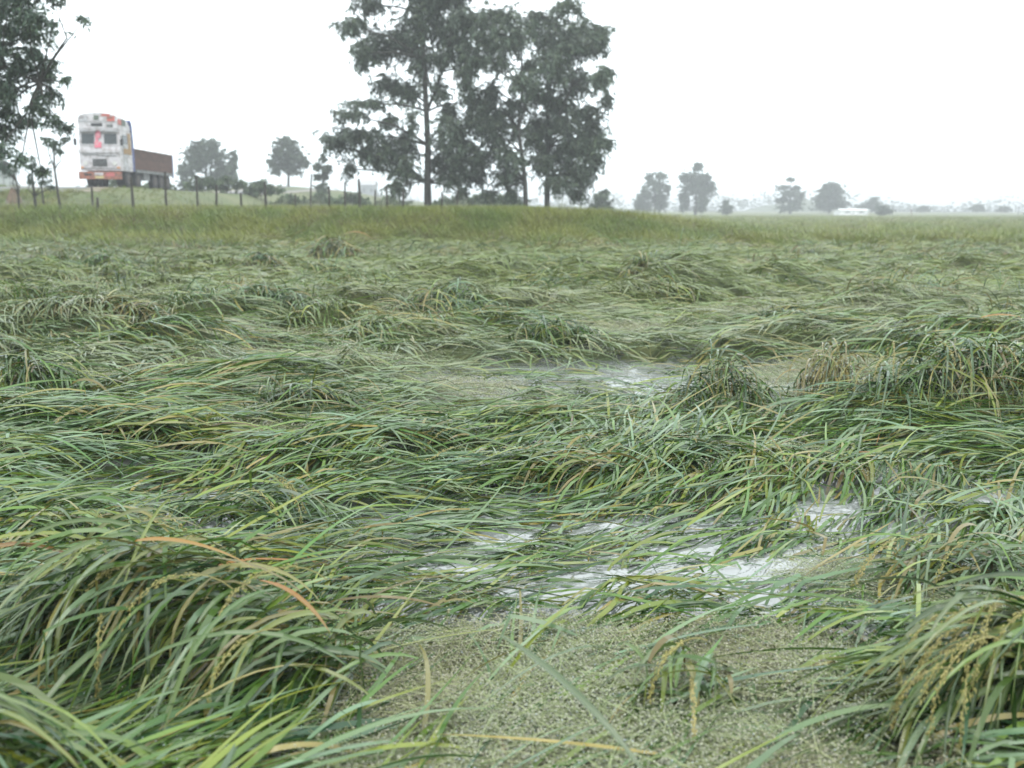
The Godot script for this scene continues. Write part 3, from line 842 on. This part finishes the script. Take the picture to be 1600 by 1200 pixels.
	for s in [-1.0, 1.0]:
		var side: MeshInstance3D = bx.call("bed_side", brown, [[1.2 * s, 1.64, -5.65, 0.06, 1.06, 6.9]])
		for k in 18:
			bx.call("rib", brown, [[1.255 * s, 1.62, -2.35 - k * 0.388, 0.05, 1.02, 0.09]], side)
		bx.call("top_rail", worn(Color(0.22, 0.15, 0.12), Color(0.1, 0.06, 0.05), 0.5, 0.7), [[1.22 * s, 2.19, -5.65, 0.14, 0.06, 6.95]], side)
		bx.call("bottom_rail", grey, [[1.22 * s, 0.98, -5.65, 0.12, 0.16, 6.95]], side)
	bx.call("tailgate", brown, [[0, 1.64, -9.07, 2.36, 1.06, 0.06]])
	bx.call("corner_post", blue, [[1.25, 1.5, -9.06, 0.10, 1.40, 0.10]])
	bx.call("corner_post", blue, [[-1.25, 1.5, -9.06, 0.10, 1.40, 0.10]])
	bx.call("reflector", paint(Color(0.85, 0.85, 0.85), 0.3), [[1.27, 0.74, -9.0, 0.05, 0.14, 0.16]])
	bx.call("chassis", dark, [[0.42, 0.80, -4.7, 0.14, 0.22, 8.6], [-0.42, 0.80, -4.7, 0.14, 0.22, 8.6]])
	bx.call("fuel_tank", grey, [[1.0, 0.72, -4.2, 0.36, 0.44, 1.0]])
	bx.call("mudguard", grey, [[1.02, 0.92, -7.1, 0.36, 0.04, 3.9], [-1.02, 0.92, -7.1, 0.36, 0.04, 3.9]])
	# wheels: two steered axles in front, three behind
	var proto: MeshInstance3D = null
	for z in [-1.15, -2.75, -5.75, -6.95, -8.2]:
		for s in [-1.0, 1.0]:
			var w: MeshInstance3D
			if proto == null:
				var m := MB.new()
				m.disc(Vector3.ZERO, Vector3(1, 0, 0), 0.5, 0.30, Color.WHITE, 24)
				proto = part("wheel", m.mesh(), paint(Color(0.022, 0.022, 0.024), 0.85), o)
				var q := MB.new()
				for e in [-1.0, 1.0]:
					q.disc(Vector3(0.135 * e, 0, 0), Vector3(1, 0, 0), 0.26, 0.05, Color.WHITE, 18)
					q.disc(Vector3(0.165 * e, 0, 0), Vector3(1, 0, 0), 0.11, 0.05, Color.WHITE, 12)
				part("rim", q.mesh(), worn(Color(0.07, 0.055, 0.05), Color(0.04, 0.035, 0.03), 1.0, 0.6), proto)
				w = proto
			else:
				w = proto.duplicate()
				o.add_child(w, true)
			w.position = Vector3(1.02 * s, 0.5, z)

# ---------------------------------------------------------------- fence posts and saplings
func make_fence() -> void:
	# [x, z, height, radius, lean, what sets it apart]
	var posts := [
		[-16.0, -37.6, 0.65, 0.055, 0.03, "short dark stump of a post below the truck's bumper"],
		[-15.0, -38.6, 1.15, 0.055, -0.02, "dark fence post below the truck's front wheels"],
		[-14.2, -40.0, 1.25, 0.05, 0.04, "fence post below the truck's tailgate"],
		[-12.9, -40.0, 1.15, 0.045, 0.0, "fence post in front of the wide two-headed tree"],
		[-12.3, -40.5, 0.85, 0.05, 0.06, "shorter fence post in front of the wide two-headed tree's right half"],
		[-11.2, -40.3, 0.60, 0.05, 0.0, "low fence post just right of the wide two-headed tree"],
		[-10.1, -40.0, 0.95, 0.055, -0.02, "fence post standing left of the hazy domed tree"],
		[-9.0, -40.3, 0.55, 0.045, 0.05, "low fence post below the hazy domed tree"],
		[-8.3, -40.0, 1.2, 0.035, 0.10, "thin leaning fence stick right of the hazy domed tree"],
		[-7.6, -40.5, 0.80, 0.05, 0.0, "fence post below the thin pale tree"],
		[-6.9, -40.2, 0.95, 0.04, 0.02, "fence post just right of the thin pale tree"],
		[-6.25, -40.0, 1.05, 0.06, -0.03, "thick fence post under the low left boughs of the tallest tree"],
		[-5.7, -40.4, 0.70, 0.04, 0.03, "low fence post beside the pale building gap"],
		[-5.15, -40.2, 0.80, 0.045, -0.04, "fence post midway between the thick post and the tallest trunk"],
		[-4.5, -40.1, 0.75, 0.05, 0.02, "fence post last before the tallest trunk"],
		[-2.9, -40.2, 0.65, 0.045, 0.0, "fence post just right of the tallest trunk"],
		[-2.3, -40.3, 0.70, 0.04, 0.04, "fence post between the tallest trunk and the slim leaning trunk"],
		[-17.3, -40.2, 0.75, 0.05, 0.02, "fence post between the truck and the tall bare sapling"],
		[-20.9, -38.8, 1.1, 0.05, 0.05, "fence post nearest the left edge"],
		[-19.4, -40.4, 0.9, 0.035, -0.03, "thin fence stick in front of the reddish earth heap"],
	]
	var mat := worn(Color(0.045, 0.04, 0.034), Color(0.025, 0.023, 0.02), 1.2, 0.9)
	for q in posts:
		q[2] *= 1.3
		var o := thing("fence_post", Vector3(q[0], land(q[0], q[1]), q[1]))
		var m := MB.new()
		m.tube([Vector3(0, -0.25, 0), Vector3(q[4] * 0.3, q[2] * 0.4, 0.01), Vector3(q[4], q[2] + 0.08, 0), Vector3(q[4], q[2] + 0.085, 0)], [q[3] * 1.1, q[3], q[3] * 0.85, 0.003], Color.WHITE, 7)
		part("stake", m.mesh(), mat, o)
		tag(o, q[5], "fence post", "posts of the field fence")
	# slender saplings among the posts at the left
	var small := spray_mesh(12, 0.34, 0.15, 0.035, 0.2, 9)
	tree("sapling", "tall bare-stemmed sapling with a small crown left of the truck", "sapling", "saplings at the left edge", Vector3(-17.65, land(-17.65, -38.2), -38.2),
		[[[0, -0.2, 0, 0.06], [-0.10, 0.9, 0, 0.045], [-0.16, 1.9, 0, 0.04], [-0.14, 2.6, 0, 0.03], [-0.1, 3.1, 0, 0.015]]],
		cm([[-14, 282, 34, 26], [8, 255, 26, 18], [-30, 300, 22, 20], [22, 300, 24, 18]]), small, 70.0, 0.85, 0.2, Color(0.9, 1.0, 1.0))
	tree("sapling", "sapling with drooping dark leaves in front of the reddish earth heap", "sapling", "saplings at the left edge", Vector3(-18.75, land(-18.75, -38.4), -38.4),
		[[[0, -0.2, 0, 0.06], [-0.03, 0.8, 0, 0.05], [-0.05, 1.6, 0, 0.035], [0.0, 2.1, 0, 0.015]]],
		cm([[-26, 220, 30, 16], [0, 195, 30, 18], [18, 165, 26, 20], [38, 135, 26, 16], [-6, 140, 22, 22], [62, 118, 22, 10]]), small, 70.0, 0.8, 0.2, Color(0.85, 0.95, 1.0))
	tree("sapling", "leafy sapling with a sideways drooping bough, second from the left edge", "sapling", "saplings at the left edge", Vector3(-19.55, land(-19.55, -38.6), -38.6),
		[[[0, -0.2, 0, 0.045], [0.04, 0.8, 0, 0.04], [0.02, 1.4, 0, 0.03], [-0.1, 1.9, 0, 0.015]]],
		cm([[-52, 190, 40, 18], [-80, 205, 34, 16], [-30, 170, 30, 16], [2, 178, 18, 16]]), small, 70.0, 0.8, 0.2, Color(0.85, 0.95, 1.0))
	tree("sapling", "sapling at the very left edge, its stem dark against the pale shed wall", "sapling", "saplings at the left edge", Vector3(-20.3, land(-20.3, -38.2), -38.2),
		[[[0, -0.2, 0, 0.055], [-0.03, 1.0, 0, 0.05], [-0.02, 2.0, 0, 0.04], [0.0, 3.0, 0, 0.02]]],
		cm([[-4, 310, 36, 24], [6, 110, 22, 16], [-30, 280, 30, 20]]), small, 60.0, 0.85, 0.2, Color(0.85, 0.95, 1.0))

# ---------------------------------------------------------------- grass on the bank
func tuft(blades: int, spread: float, height: float, w: float, lean: float, seed_: int, bend := 1.0) -> ArrayMesh:
	var m := MB.new()
	rng.seed = seed_
	for k in blades:
		var a := rng.randf() * TAU
		var p := Vector3(cos(a), 0, sin(a)) * spread * sqrt(rng.randf())
		var g := rng.randf_range(0.7, 1.3)
		var c := Color(g, g * rng.randf_range(0.95, 1.05), g * rng.randf_range(0.8, 1.1))
		if rng.randf() < 0.16: c = Color(1.9 * g, 1.25 * g, 1.1 * g)
		var az := rng.randfn() * 0.9 if rng.randf() < 0.7 else rng.randf() * TAU
		blade(m, p, az, rng.randf_range(1.5, 1.15) - lean * rng.randf(), height * rng.randf_range(0.65, 1.15), w, bend * rng.randf_range(0.3, 1.6), 4, c, 0.0, 0.0, false)
	return m.mesh()

func make_bank_grass() -> void:
	var mesh := tuft(22, 0.16, 0.42, 0.022, 0.3, 31)
	var where := []
	var tints := []
	rng.seed = 32
	for k in 15000:
		var z := -33.0 - 30.0 * rng.randf() * rng.randf_range(0.4, 1.0)
		var x := rng.randf_range(-0.62 * -z, 7.0)
		if x > -28.4 and x < -20.9 and z < -49.0: continue
		if z > -41.0 and rng.randf() > smoothstep(-38.0, -41.0, z): continue
		if x > 4.0 and rng.randf() < 0.6: continue
		var s := rng.randf_range(0.6, 1.3) * (0.75 if z < -43.0 and x < -14.0 else 1.0) * (0.5 if z < -45.0 and x > -21.5 and x < -17.0 else 1.0)
		where.append(Transform3D(Basis(Vector3.UP, rng.randf_range(-1.0, 1.0)).scaled(Vector3(s, s * rng.randf_range(0.6, 1.2), s)), Vector3(x, land(x, z) - 0.02, z)))
		var n := clampf(0.5 + broad.get_noise_2d(x * 8.0, z * 8.0) * 1.5, 0.0, 1.0)
		var g := rng.randf_range(0.8, 1.2)
		var c := Color(0.165, 0.225, 0.050).lerp(Color(0.235, 0.25, 0.085), n)
		tints.append(Color(c.r * g, c.g * g, c.b * g))
	tag(copies("bank_grass", mesh, leaf_mat, where, tints), "rough grey-green grass covering the bank below the road and trees", "grass", "", "stuff")
	# tall pale reeds standing along the fence
	var reed := tuft(9, 0.10, 1.1, 0.016, 0.15, 33, 0.5)
	where = []
	tints = []
	rng.seed = 34
	for k in 420:
		var z := rng.randf_range(-39.0, -43.0)
		var x := rng.randf_range(-22.5, 2.5)
		if fine.get_noise_2d(x * 0.5, 3.0) < -0.05: continue
		var s := rng.randf_range(0.4, 0.95)
		where.append(Transform3D(Basis(Vector3.UP, rng.randf() * TAU).scaled(Vector3(s, s, s)), Vector3(x, land(x, z) - 0.02, z)))
		var g := rng.randf_range(0.8, 1.2)
		tints.append(Color(0.19 * g, 0.215 * g, 0.14 * g))
	tag(copies("tall_reeds", reed, leaf_mat, where, tints), "tall pale reeds growing among the fence posts", "reeds", "", "stuff")

# ---------------------------------------------------------------- rice still standing at the back
func make_standing_rice() -> void:
	var near := tuft(44, 0.20, 0.98, 0.016, 0.45, 41, 1.2)
	var leaning := tuft(40, 0.22, 0.95, 0.016, 0.9, 42, 2.0)
	var sets := [[near, [], []], [leaning, [], []]]
	rng.seed = 43
	for k in 30000:
		var d: float
		if k < 15000: d = sqrt(rng.randf_range(15.0 * 15.0, 41.0 * 41.0))
		else: d = sqrt(rng.randf_range(38.0 * 38.0, 165.0 * 165.0))
		var x := rng.randf_range(-0.6, 0.62) * d
		var z := -d
		if z < -41.5 and land(x, z) > 0.25: continue
		var edge := 30.5 + broad.get_noise_2d(x * 5.0, 9.0) * 9.0
		var up := smoothstep(edge - 6.0, edge + 4.5, d)
		if rng.randf() > up: continue
		var s := rng.randf_range(0.80, 1.10) * lerpf(0.62, 0.98, up)
		s = minf(s, maxf(0.3, (1.62 - land(x, z)) / 1.0))
		var wide := s * (1.0 if d < 42.0 else minf(1.0 + (d - 42.0) * 0.012, 2.2))
		var b := Basis(Vector3.UP, rng.randfn() * 0.6 - 0.3)
		b = b * Basis(Vector3(0, 0, 1), -rng.randf_range(0.1, 1.0) * (1.0 - up) - rng.randf() * 0.25)
		var which := 0 if up > 0.75 and rng.randf() > 0.3 * (1.0 - smoothstep(24.0, 34.0, d)) else 1
		sets[which][1].append(Transform3D(b * Basis.from_scale(Vector3(wide, s, wide)), Vector3(x, land(x, z) + 0.04, z)))
		var n := clampf(0.5 + broad.get_noise_2d(x * 6.0, z * 3.0) * 1.6, 0.0, 1.0)
		var g := rng.randf_range(0.62, 1.25)
		if d < 30.0 and rng.randf() < 0.25: g *= 0.6
		var c := Color(0.148, 0.220, 0.028).lerp(Color(0.235, 0.262, 0.036), n)
		if rng.randf() < 0.09: c = Color(0.17, 0.12, 0.055)
		sets[which][2].append(Color(c.r * g, c.g * g, c.b * g))
	tag(copies("standing_rice", sets[0][0], leaf_mat, sets[0][1], sets[0][2]), "yellow-green rice still standing across the back of the field", "rice", "", "stuff")
	tag(copies("leaning_rice", sets[1][0], leaf_mat, sets[1][1], sets[1][2]), "half-fallen rice leaning over in front of the standing crop", "rice", "", "stuff")

# ---------------------------------------------------------------- the flattened rice
func make_fallen_rice() -> void:
	var m := MB.new()
	rng.seed = 51
	var d := 1.35
	while d < 33.0:
		var dz := 0.05 + d * 0.012
		var rho := 1150.0 * (1.0 if d < 4.0 else pow(4.0 / d, 1.08))
		var halfw := 0.57 * d + 0.8
		var n := int(2.0 * halfw * dz * rho)
		for k in n:
			var x := rng.randf_range(-halfw, halfw)
			var z := -d - rng.randf() * dz
			var at := cell(x, z)
			var az := flow(x, z) + rng.randfn() * 0.30
			if rng.randf() < 0.14: az += PI + rng.randfn() * 0.4
			var length := rng.randf_range(0.25, 0.62) * (1.0 + d * 0.012)
			var mid := cell(x + cos(az) * length * 0.5, z - sin(az) * length * 0.5)
			var end := cell(x + cos(az) * length, z - sin(az) * length)
			if rng.randf() < maxf(wet[at], maxf(wet[mid], wet[end])) * 0.72: continue
			if rng.randf() < maxf(seedy[at], maxf(seedy[mid], seedy[end] * 0.8)) * 0.72: continue
			var w := rng.randf_range(0.0075, 0.016) * (1.0 + maxf(0.0, d - 4.0) * 0.055)
			var y := grid[at] + rng.randf_range(-0.07, 0.03)
			var segs := 8 if d < 5.0 else 5
			var dead := 0.07 if d < 5.0 else 0.12
			var col := leaf_colour(x, z, dead)
			if d > 7.0: col = col.lerp(Color(0.190, 0.235, 0.042), 0.50 * smoothstep(7.0, 13.0, d))
			var pale := smoothstep(4.5, 7.5, d) * clampf(0.25 + broad.get_noise_2d(x * 5.0 + 9.0, z * 9.0) * 2.0, 0.0, 0.55) * (1.0 - 0.7 * smoothstep(11.0, 17.0, d))
			col = col.lerp(Color(0.19, 0.225, 0.125), pale)
			blade(m, Vector3(x, y, z), az, rng.randf_range(0.0, 0.55) * rng.randf(), length, w, rng.randf_range(0.2, 1.5), segs, col, 0.0, rng.randf_range(0.0, 0.03), true, 0.6)
		d += dz
	# ragged tufts that the wind did not press quite flat
	for k in 150:
		var td := sqrt(rng.randf_range(26.0, 960.0))
		var tx := rng.randf_range(-0.6, 0.6) * td
		var at := cell(tx, -td)
		if seedy[at] > 0.3 or wet[at] > 0.3: continue
		var head := flow(tx, -td) + rng.randfn() * 0.5 + (PI if rng.randf() < 0.3 else 0.0)
		var brown := rng.randf() < 0.3
		var tone := rng.randf_range(0.55, 1.05)
		for n in 46:
			var r := (0.16 + td * 0.012) * sqrt(rng.randf())
			var a := rng.randf() * TAU
			var q := Vector3(tx + cos(a) * r * 1.5, 0, -td + sin(a) * r)
			q.y = grid[cell(q.x, q.z)] + rng.randf_range(-0.02, 0.10)
			var c := leaf_colour(q.x, q.z, 0.7 if brown else 0.1) * tone
			c.a = 1.0
			blade(m, q, head + rng.randfn() * 0.7, rng.randf_range(0.2, 1.25), rng.randf_range(0.3, 0.65) * (1.0 + td * 0.012), rng.randf_range(0.006, 0.011) * (1.0 + maxf(0.0, td - 4.0) * 0.05), rng.randf_range(1.2, 3.2), 6, c)
	tag(part("fallen_rice", m.mesh(), leaf_mat), "wet green rice leaves combed flat over the flooded field", "rice", "", "stuff")

# ---------------------------------------------------------------- clumps that stand out of it
func clump(label: String, a: Vector2, b: Vector2, top: float, az: float, spread: float, leaves: int, length: float, w: float, single: int, ears: int, dead: float, cross := 0.2) -> void:
	var mid := (a + b) * 0.5
	var o := thing("rice_clump", Vector3(mid.x, 0, mid.y))
	tag(o, label, "rice clump", "clumps of rice humped above the flattened crop")
	var off := Vector3(mid.x, 0, mid.y)
	var mass := MB.new()
	for k in leaves:
		var t := rng.randf()
		var q := a.lerp(b, t) + Vector2(rng.randfn(), rng.randfn()) * 0.05
		var h := top * (0.45 + 0.55 * sin(PI * clampf(t, 0.08, 0.92))) * rng.randf_range(0.55, 1.05)
		var p := Vector3(q.x, h, q.y)
		var head := az + rng.randfn() * spread
		if rng.randf() < cross: head = az + PI + rng.randfn() * spread
		# each leaf starts behind the crest and comes over it
		p -= Vector3(cos(head), 0, -sin(head)) * length * rng.randf_range(0.1, 0.35)
		p.y -= length * 0.08
		var m := mass if k >= single else MB.new()
		var l := length * rng.randf_range(0.6, 1.25)
		var lc := leaf_colour(q.x, q.y, dead) * rng.randf_range(0.55, 1.12)  # random darkening puts the clump's deep shade into the leaf colours
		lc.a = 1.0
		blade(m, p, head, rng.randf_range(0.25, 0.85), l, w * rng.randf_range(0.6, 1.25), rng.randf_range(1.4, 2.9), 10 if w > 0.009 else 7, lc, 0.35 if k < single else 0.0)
		if k < single:
			for n in m.v.size(): m.v[n] -= off
			part_fast("leaf", k, m.mesh(), leaf_mat, o)
	if leaves > single:
		for n in mass.v.size(): mass.v[n] -= off
		tag(part("leaf_mass", mass.mesh(), leaf_mat, o), "", "", "", "stuff")
	for k in ears:
		var q := a.lerp(b, rng.randf()) + Vector2(rng.randfn(), rng.randfn()) * 0.05
		var m := MB.new()
		panicle(m, Vector3(q.x, top * rng.randf_range(0.7, 1.05), q.y), az + rng.randfn() * spread, rng.randf_range(0.3, 0.8), rng.randf_range(0.26, 0.38), rng.randf_range(1.6, 2.8), 95, Color(0.26, 0.22, 0.055).lerp(GRAINS[rng.randi() % 4], 0.35), true, 1.2)
		for n in m.v.size(): m.v[n] -= off
		part_fast("panicle", k, m.mesh(), grain_mat, o)

func part_fast(called: String, k: int, mesh: Mesh, mat: Material, parent: Node) -> void:
	var o := MeshInstance3D.new()
	o.name = called if k == 0 else "%s_%03d" % [called, k]
	o.mesh = mesh
	o.material_override = mat
	parent.add_child(o, true)

func make_clumps() -> void:
	rng.seed = 61
	# headings: 0 to the right, PI / 2 away, -PI / 2 towards the camera
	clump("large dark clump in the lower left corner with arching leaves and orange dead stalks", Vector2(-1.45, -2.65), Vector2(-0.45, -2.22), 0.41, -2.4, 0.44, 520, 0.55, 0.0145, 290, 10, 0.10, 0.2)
	clump("clump in the extreme lower left corner with bright broad leaves running to the right", Vector2(-1.5, -1.95), Vector2(-0.9, -1.75), 0.34, -0.5, 0.4, 200, 0.55, 0.015, 90, 2, 0.08, 0.15)
	clump("dark clump in the lower right corner hung with yellow ears of rice", Vector2(0.95, -2.02), Vector2(1.45, -2.2), 0.38, -2.75, 0.26, 360, 0.5, 0.0155, 260, 18, 0.03, 0.06)
	clump("small dark tuft with one pale hanging leaf, between the two lower clumps", Vector2(0.33, -2.12), Vector2(0.52, -2.18), 0.27, -2.2, 0.7, 70, 0.26, 0.015, 40, 2, 0.08)
	clump("big green clump at the right edge above the pale patch, with drooping yellow stalks", Vector2(2.0, -5.5), Vector2(3.5, -5.7), 0.54, -2.4, 0.7, 650, 0.62, 0.013, 0, 14, 0.12, 0.35)
	clump("brown-based clump of bent stems left of the big green clump at the right edge", Vector2(1.85, -6.0), Vector2(2.25, -6.1), 0.45, -2.0, 0.4, 220, 0.42, 0.011, 0, 4, 0.75)
	clump("dark clump with a pointed top, just right of the pale water", Vector2(1.05, -5.75), Vector2(1.55, -5.7), 0.42, -1.7, 0.8, 280, 0.45, 0.012, 0, 4, 0.14, 0.35)
	clump("small curled clump with a brown hollow below the pale water", Vector2(-0.48, -4.85), Vector2(-0.22, -4.75), 0.25, -2.6, 0.5, 150, 0.36, 0.011, 0, 1, 0.12)
	clump("dark green hump right of the middle, behind the pale water", Vector2(-1.2, -10.9), Vector2(-0.2, -10.7), 0.45, -2.2, 0.7, 420, 0.6, 0.017, 0, 0, 0.1, 0.4)
	clump("olive hump left of the middle, half way up the field", Vector2(-3.4, -10.8), Vector2(-2.1, -10.4), 0.46, -0.9, 0.6, 480, 0.65, 0.017, 0, 0, 0.18, 0.35)
	clump("long brown hump at the left, half way up the field", Vector2(-4.6, -9.2), Vector2(-3.1, -9.2), 0.42, -1.6, 0.7, 520, 0.55, 0.015, 0, 0, 0.55, 0.35)
	clump("dark green clump at the left edge, below the long brown hump", Vector2(-3.4, -6.1), Vector2(-2.7, -5.9), 0.36, -0.9, 0.6, 380, 0.6, 0.014, 0, 0, 0.06, 0.35)
	clump("clump streaked with orange leaves left of the pale water", Vector2(-1.6, -5.75), Vector2(-0.95, -5.65), 0.27, -0.7, 0.6, 280, 0.48, 0.012, 0, 1, 0.28, 0.45)
	clump("long combed clump at the left above the lower left corner", Vector2(-2.4, -4.95), Vector2(-1.45, -4.8), 0.28, -2.5, 0.5, 380, 0.5, 0.012, 0, 3, 0.10, 0.3)
	clump("dark clump in the middle of the field directly above the pale water", Vector2(0.0, -8.35), Vector2(0.8, -8.2), 0.36, -0.8, 0.6, 300, 0.55, 0.014, 0, 0, 0.1, 0.4)
	clump("golden-green clump in the middle, below the pale water", Vector2(-0.2, -4.3), Vector2(0.5, -4.25), 0.20, -2.6, 0.5, 320, 0.5, 0.012, 0, 4, 0.16, 0.3)
	clump("long low clump right of the middle, above the bright puddles", Vector2(0.55, -4.45), Vector2(1.2, -4.4), 0.17, -0.3, 0.5, 260, 0.5, 0.012, 0, 2, 0.08, 0.3)
	clump("upright brown clump below the two hazy trees, near the standing crop", Vector2(1.8, -15.3), Vector2(2.4, -15.2), 0.56, -1.2, 0.7, 260, 0.75, 0.02, 0, 0, 0.45, 0.4)
	clump("dark reddish clump below the tall trees' left boughs, at the edge of the standing crop", Vector2(-4.6, -22.0), Vector2(-3.6, -22.0), 0.64, -1.0, 0.8, 260, 0.9, 0.028, 0, 0, 0.5, 0.4)
	clump("dark clump below the truck, at the edge of the standing crop", Vector2(-8.2, -18.2), Vector2(-7.2, -18.0), 0.45, -0.8, 0.7, 240, 0.8, 0.024, 0, 0, 0.12, 0.4)
	clump("dark clump below the hazy domed tree, at the edge of the standing crop", Vector2(-5.2, -18.5), Vector2(-4.4, -18.4), 0.45, -0.8, 0.7, 220, 0.8, 0.024, 0, 0, 0.12, 0.4)
	clump("small dark clump with pale curled leaves right of the middle", Vector2(2.4, -9.7), Vector2(2.8, -9.6), 0.34, -2.4, 0.7, 130, 0.42, 0.014, 0, 0, 0.25, 0.4)
	clump("small clump close to the left edge, above the lower left corner", Vector2(-1.75, -3.3), Vector2(-1.25, -3.15), 0.28, -0.35, 0.4, 220, 0.5, 0.012, 60, 3, 0.08, 0.2)
	clump("clump below the small curled clump, left of the middle", Vector2(-1.15, -3.65), Vector2(-0.75, -3.6), 0.23, -0.5, 0.5, 150, 0.42, 0.011, 0, 3, 0.1, 0.3)
	clump("mixed brown clump at the right edge above the lower right corner", Vector2(1.25, -3.05), Vector2(1.8, -2.95), 0.23, -2.7, 0.6, 200, 0.42, 0.011, 60, 6, 0.2, 0.35)
	# dead orange stalks laid over the crest of the lower left clump
	var st := MB.new()
	blade(st, Vector3(-0.98, 0.45, -2.38), -0.35, 0.25, 0.36, 0.017, 0.9, 12, Color(0.32, 0.16, 0.03), 0.6, 0.005)
	tag(part("dead_stalk", st.mesh(), leaf_mat), "bright orange dead stalk on the crest of the lower left clump", "stalk")
	var s2 := MB.new()
	blade(s2, Vector3(-0.62, 0.40, -2.24), -0.50, 0.05, 0.25, 0.016, 0.9, 10, Color(0.30, 0.13, 0.035), 0.6, 0.005)
	tag(part("dead_stalk", s2.mesh(), leaf_mat), "orange dead stalk at the right tip of the lower left clump", "stalk")
	# one long leaf close to the lens
	var lf := MB.new()
	blade(lf, Vector3(-0.02, 0.50, -1.72), -0.75, -0.15, 0.42, 0.020, 0.7, 12, Color(0.06, 0.10, 0.045), 0.3, 0.01)
	tag(part("long_leaf", lf.mesh(), leaf_mat), "single long dark leaf slanting across the pale seeds at the bottom", "leaf")
	# rain beads
	var bead := SphereMesh.new()
	bead.radius = 0.5
	bead.height = 1.0
	bead.radial_segments = 8
	bead.rings = 4
	var wm := StandardMaterial3D.new()
	wm.albedo_color = Color(0.62, 0.66, 0.66)  # opaque pale colour stands in for the bright sky glinting in each drop
	wm.roughness = 0.05
	wm.metallic_specular = 0.8
	var where := []
	var tints := []
	for k in 52000:
		var dd := rng.randf_range(1.6, 4.6)
		var x := rng.randf_range(-0.6, 0.6) * dd
		if rng.randf() > 0.10 + 0.9 * seedy[cell(x, -dd)]: continue
		var s := rng.randf_range(0.002, 0.0055 if seedy[cell(x, -dd)] > 0.4 else 0.0034)
		where.append(Transform3D(Basis.from_scale(Vector3(s, s * 0.8, s)), Vector3(x, grid[cell(x, -dd)] + (rng.randf_range(0.01, 0.05) if seedy[cell(x, -dd)] < 0.4 else rng.randf_range(-0.004, 0.03)), -dd)))
		tints.append(Color.WHITE)
	tag(copies("rain_drops", bead, wm, where, tints), "beads of rain on the leaves in the foreground", "rain drops", "", "stuff")

# ---------------------------------------------------------------- seed heads lying in a mat
func make_panicle_mat() -> void:
	rng.seed = 71
	var meshes := []
	for v in 1:
		var m := MB.new()
		for k in 70:
			var p := Vector3(rng.randfn() * 0.045, rng.randf_range(0.0, 0.035), rng.randfn() * 0.045)
			grain(m, p, Vector3(rng.randfn(), rng.randfn() * 0.5, rng.randfn()).normalized(), rng.randf_range(0.0055, 0.0085), 0.0024, Color.WHITE * (rng.randf_range(0.45, 1.3) if rng.randf() < 0.88 else 2.2))  # some grains coloured near white, a painted sparkle of wet drops
		for k in 6:
			var a := rng.randf() * TAU
			var p := Vector3(rng.randfn() * 0.04, rng.randf_range(0.0, 0.03), rng.randfn() * 0.04)
			var d := Vector3(cos(a), rng.randfn() * 0.25, sin(a)) * 0.06
			m.tube([p - d, p + Vector3(0, 0.008, 0), p + d], [0.0008, 0.0008, 0.0005], Color(0.8, 0.9, 0.6), 3)
		meshes.append(m.mesh())
	var sets := []
	for v in 1: sets.append([[], []])
	for k in 76000:
		var d := sqrt(rng.randf_range(1.4 * 1.4, 13.0 * 13.0)) if k > 26000 else rng.randf_range(1.4, 3.4)
		var x := rng.randf_range(-0.6, 0.62) * d
		var at := cell(x, -d)
		if rng.randf() > seedy[at] and rng.randf() > 0.012: continue
		if fine.get_noise_2d(x * 6.0, d * 6.0) > 0.10 and rng.randf() < 0.85: continue
		var s := rng.randf_range(0.8, 1.2) * (1.0 + maxf(0.0, d - 3.0) * 0.14)
		var b := Basis(Vector3.UP, rng.randf() * TAU) * Basis(Vector3(1, 0, 0), rng.randfn() * 0.25)
		var v := 0
		sets[v][0].append(Transform3D(b.scaled(Vector3(s, s, s)), Vector3(x, grid[at] + rng.randf_range(-0.05, 0.0), -d)))
		var c: Color = GRAINS[rng.randi() % 5]
		c = c.lerp(Color(0.36, 0.385, 0.30), 0.78)
		if broad.get_noise_2d(x * 25.0, d * 25.0) > 0.02: c = c.lerp(Color(0.28, 0.23, 0.155), 0.35)
		sets[v][1].append(c)
	# whole ears and broken straw lying in the mat
	var ears := MB.new()
	for k in 900:
		var d := rng.randf_range(1.6, 3.8)
		var x := rng.randf_range(-0.58, 0.6) * d
		var at := cell(x, -d)
		if seedy[at] < 0.5: continue
		if rng.randf() < 0.6:
			blade(ears, Vector3(x, grid[at] + 0.004, -d), rng.randf() * TAU, rng.randf_range(-0.1, 0.3), rng.randf_range(0.06, 0.22), rng.randf_range(0.003, 0.007), 0.6, 5, DEAD[rng.randi() % 3].lerp(Color(0.30, 0.32, 0.24), 0.5), 0.0, 0.006)
		else:
			panicle(ears, Vector3(x, grid[at] + 0.012, -d), rng.randf() * TAU, rng.randf_range(-0.1, 0.3), rng.randf_range(0.12, 0.2), 0.5, 46, GRAINS[rng.randi() % 5].lerp(Color(0.33, 0.34, 0.25), 0.4), true, 1.1)
	tag(part("fallen_ears", ears.mesh(), grain_mat), "whole ears and short broken straws lying among the loose pale grains", "rice ears", "", "stuff")
	tag(copies("seed_mat", meshes[0], grain_mat, sets[0][0], sets[0][1]), "pale wet rice grains and broken ears spread over the flattened crop", "rice grains", "", "stuff")
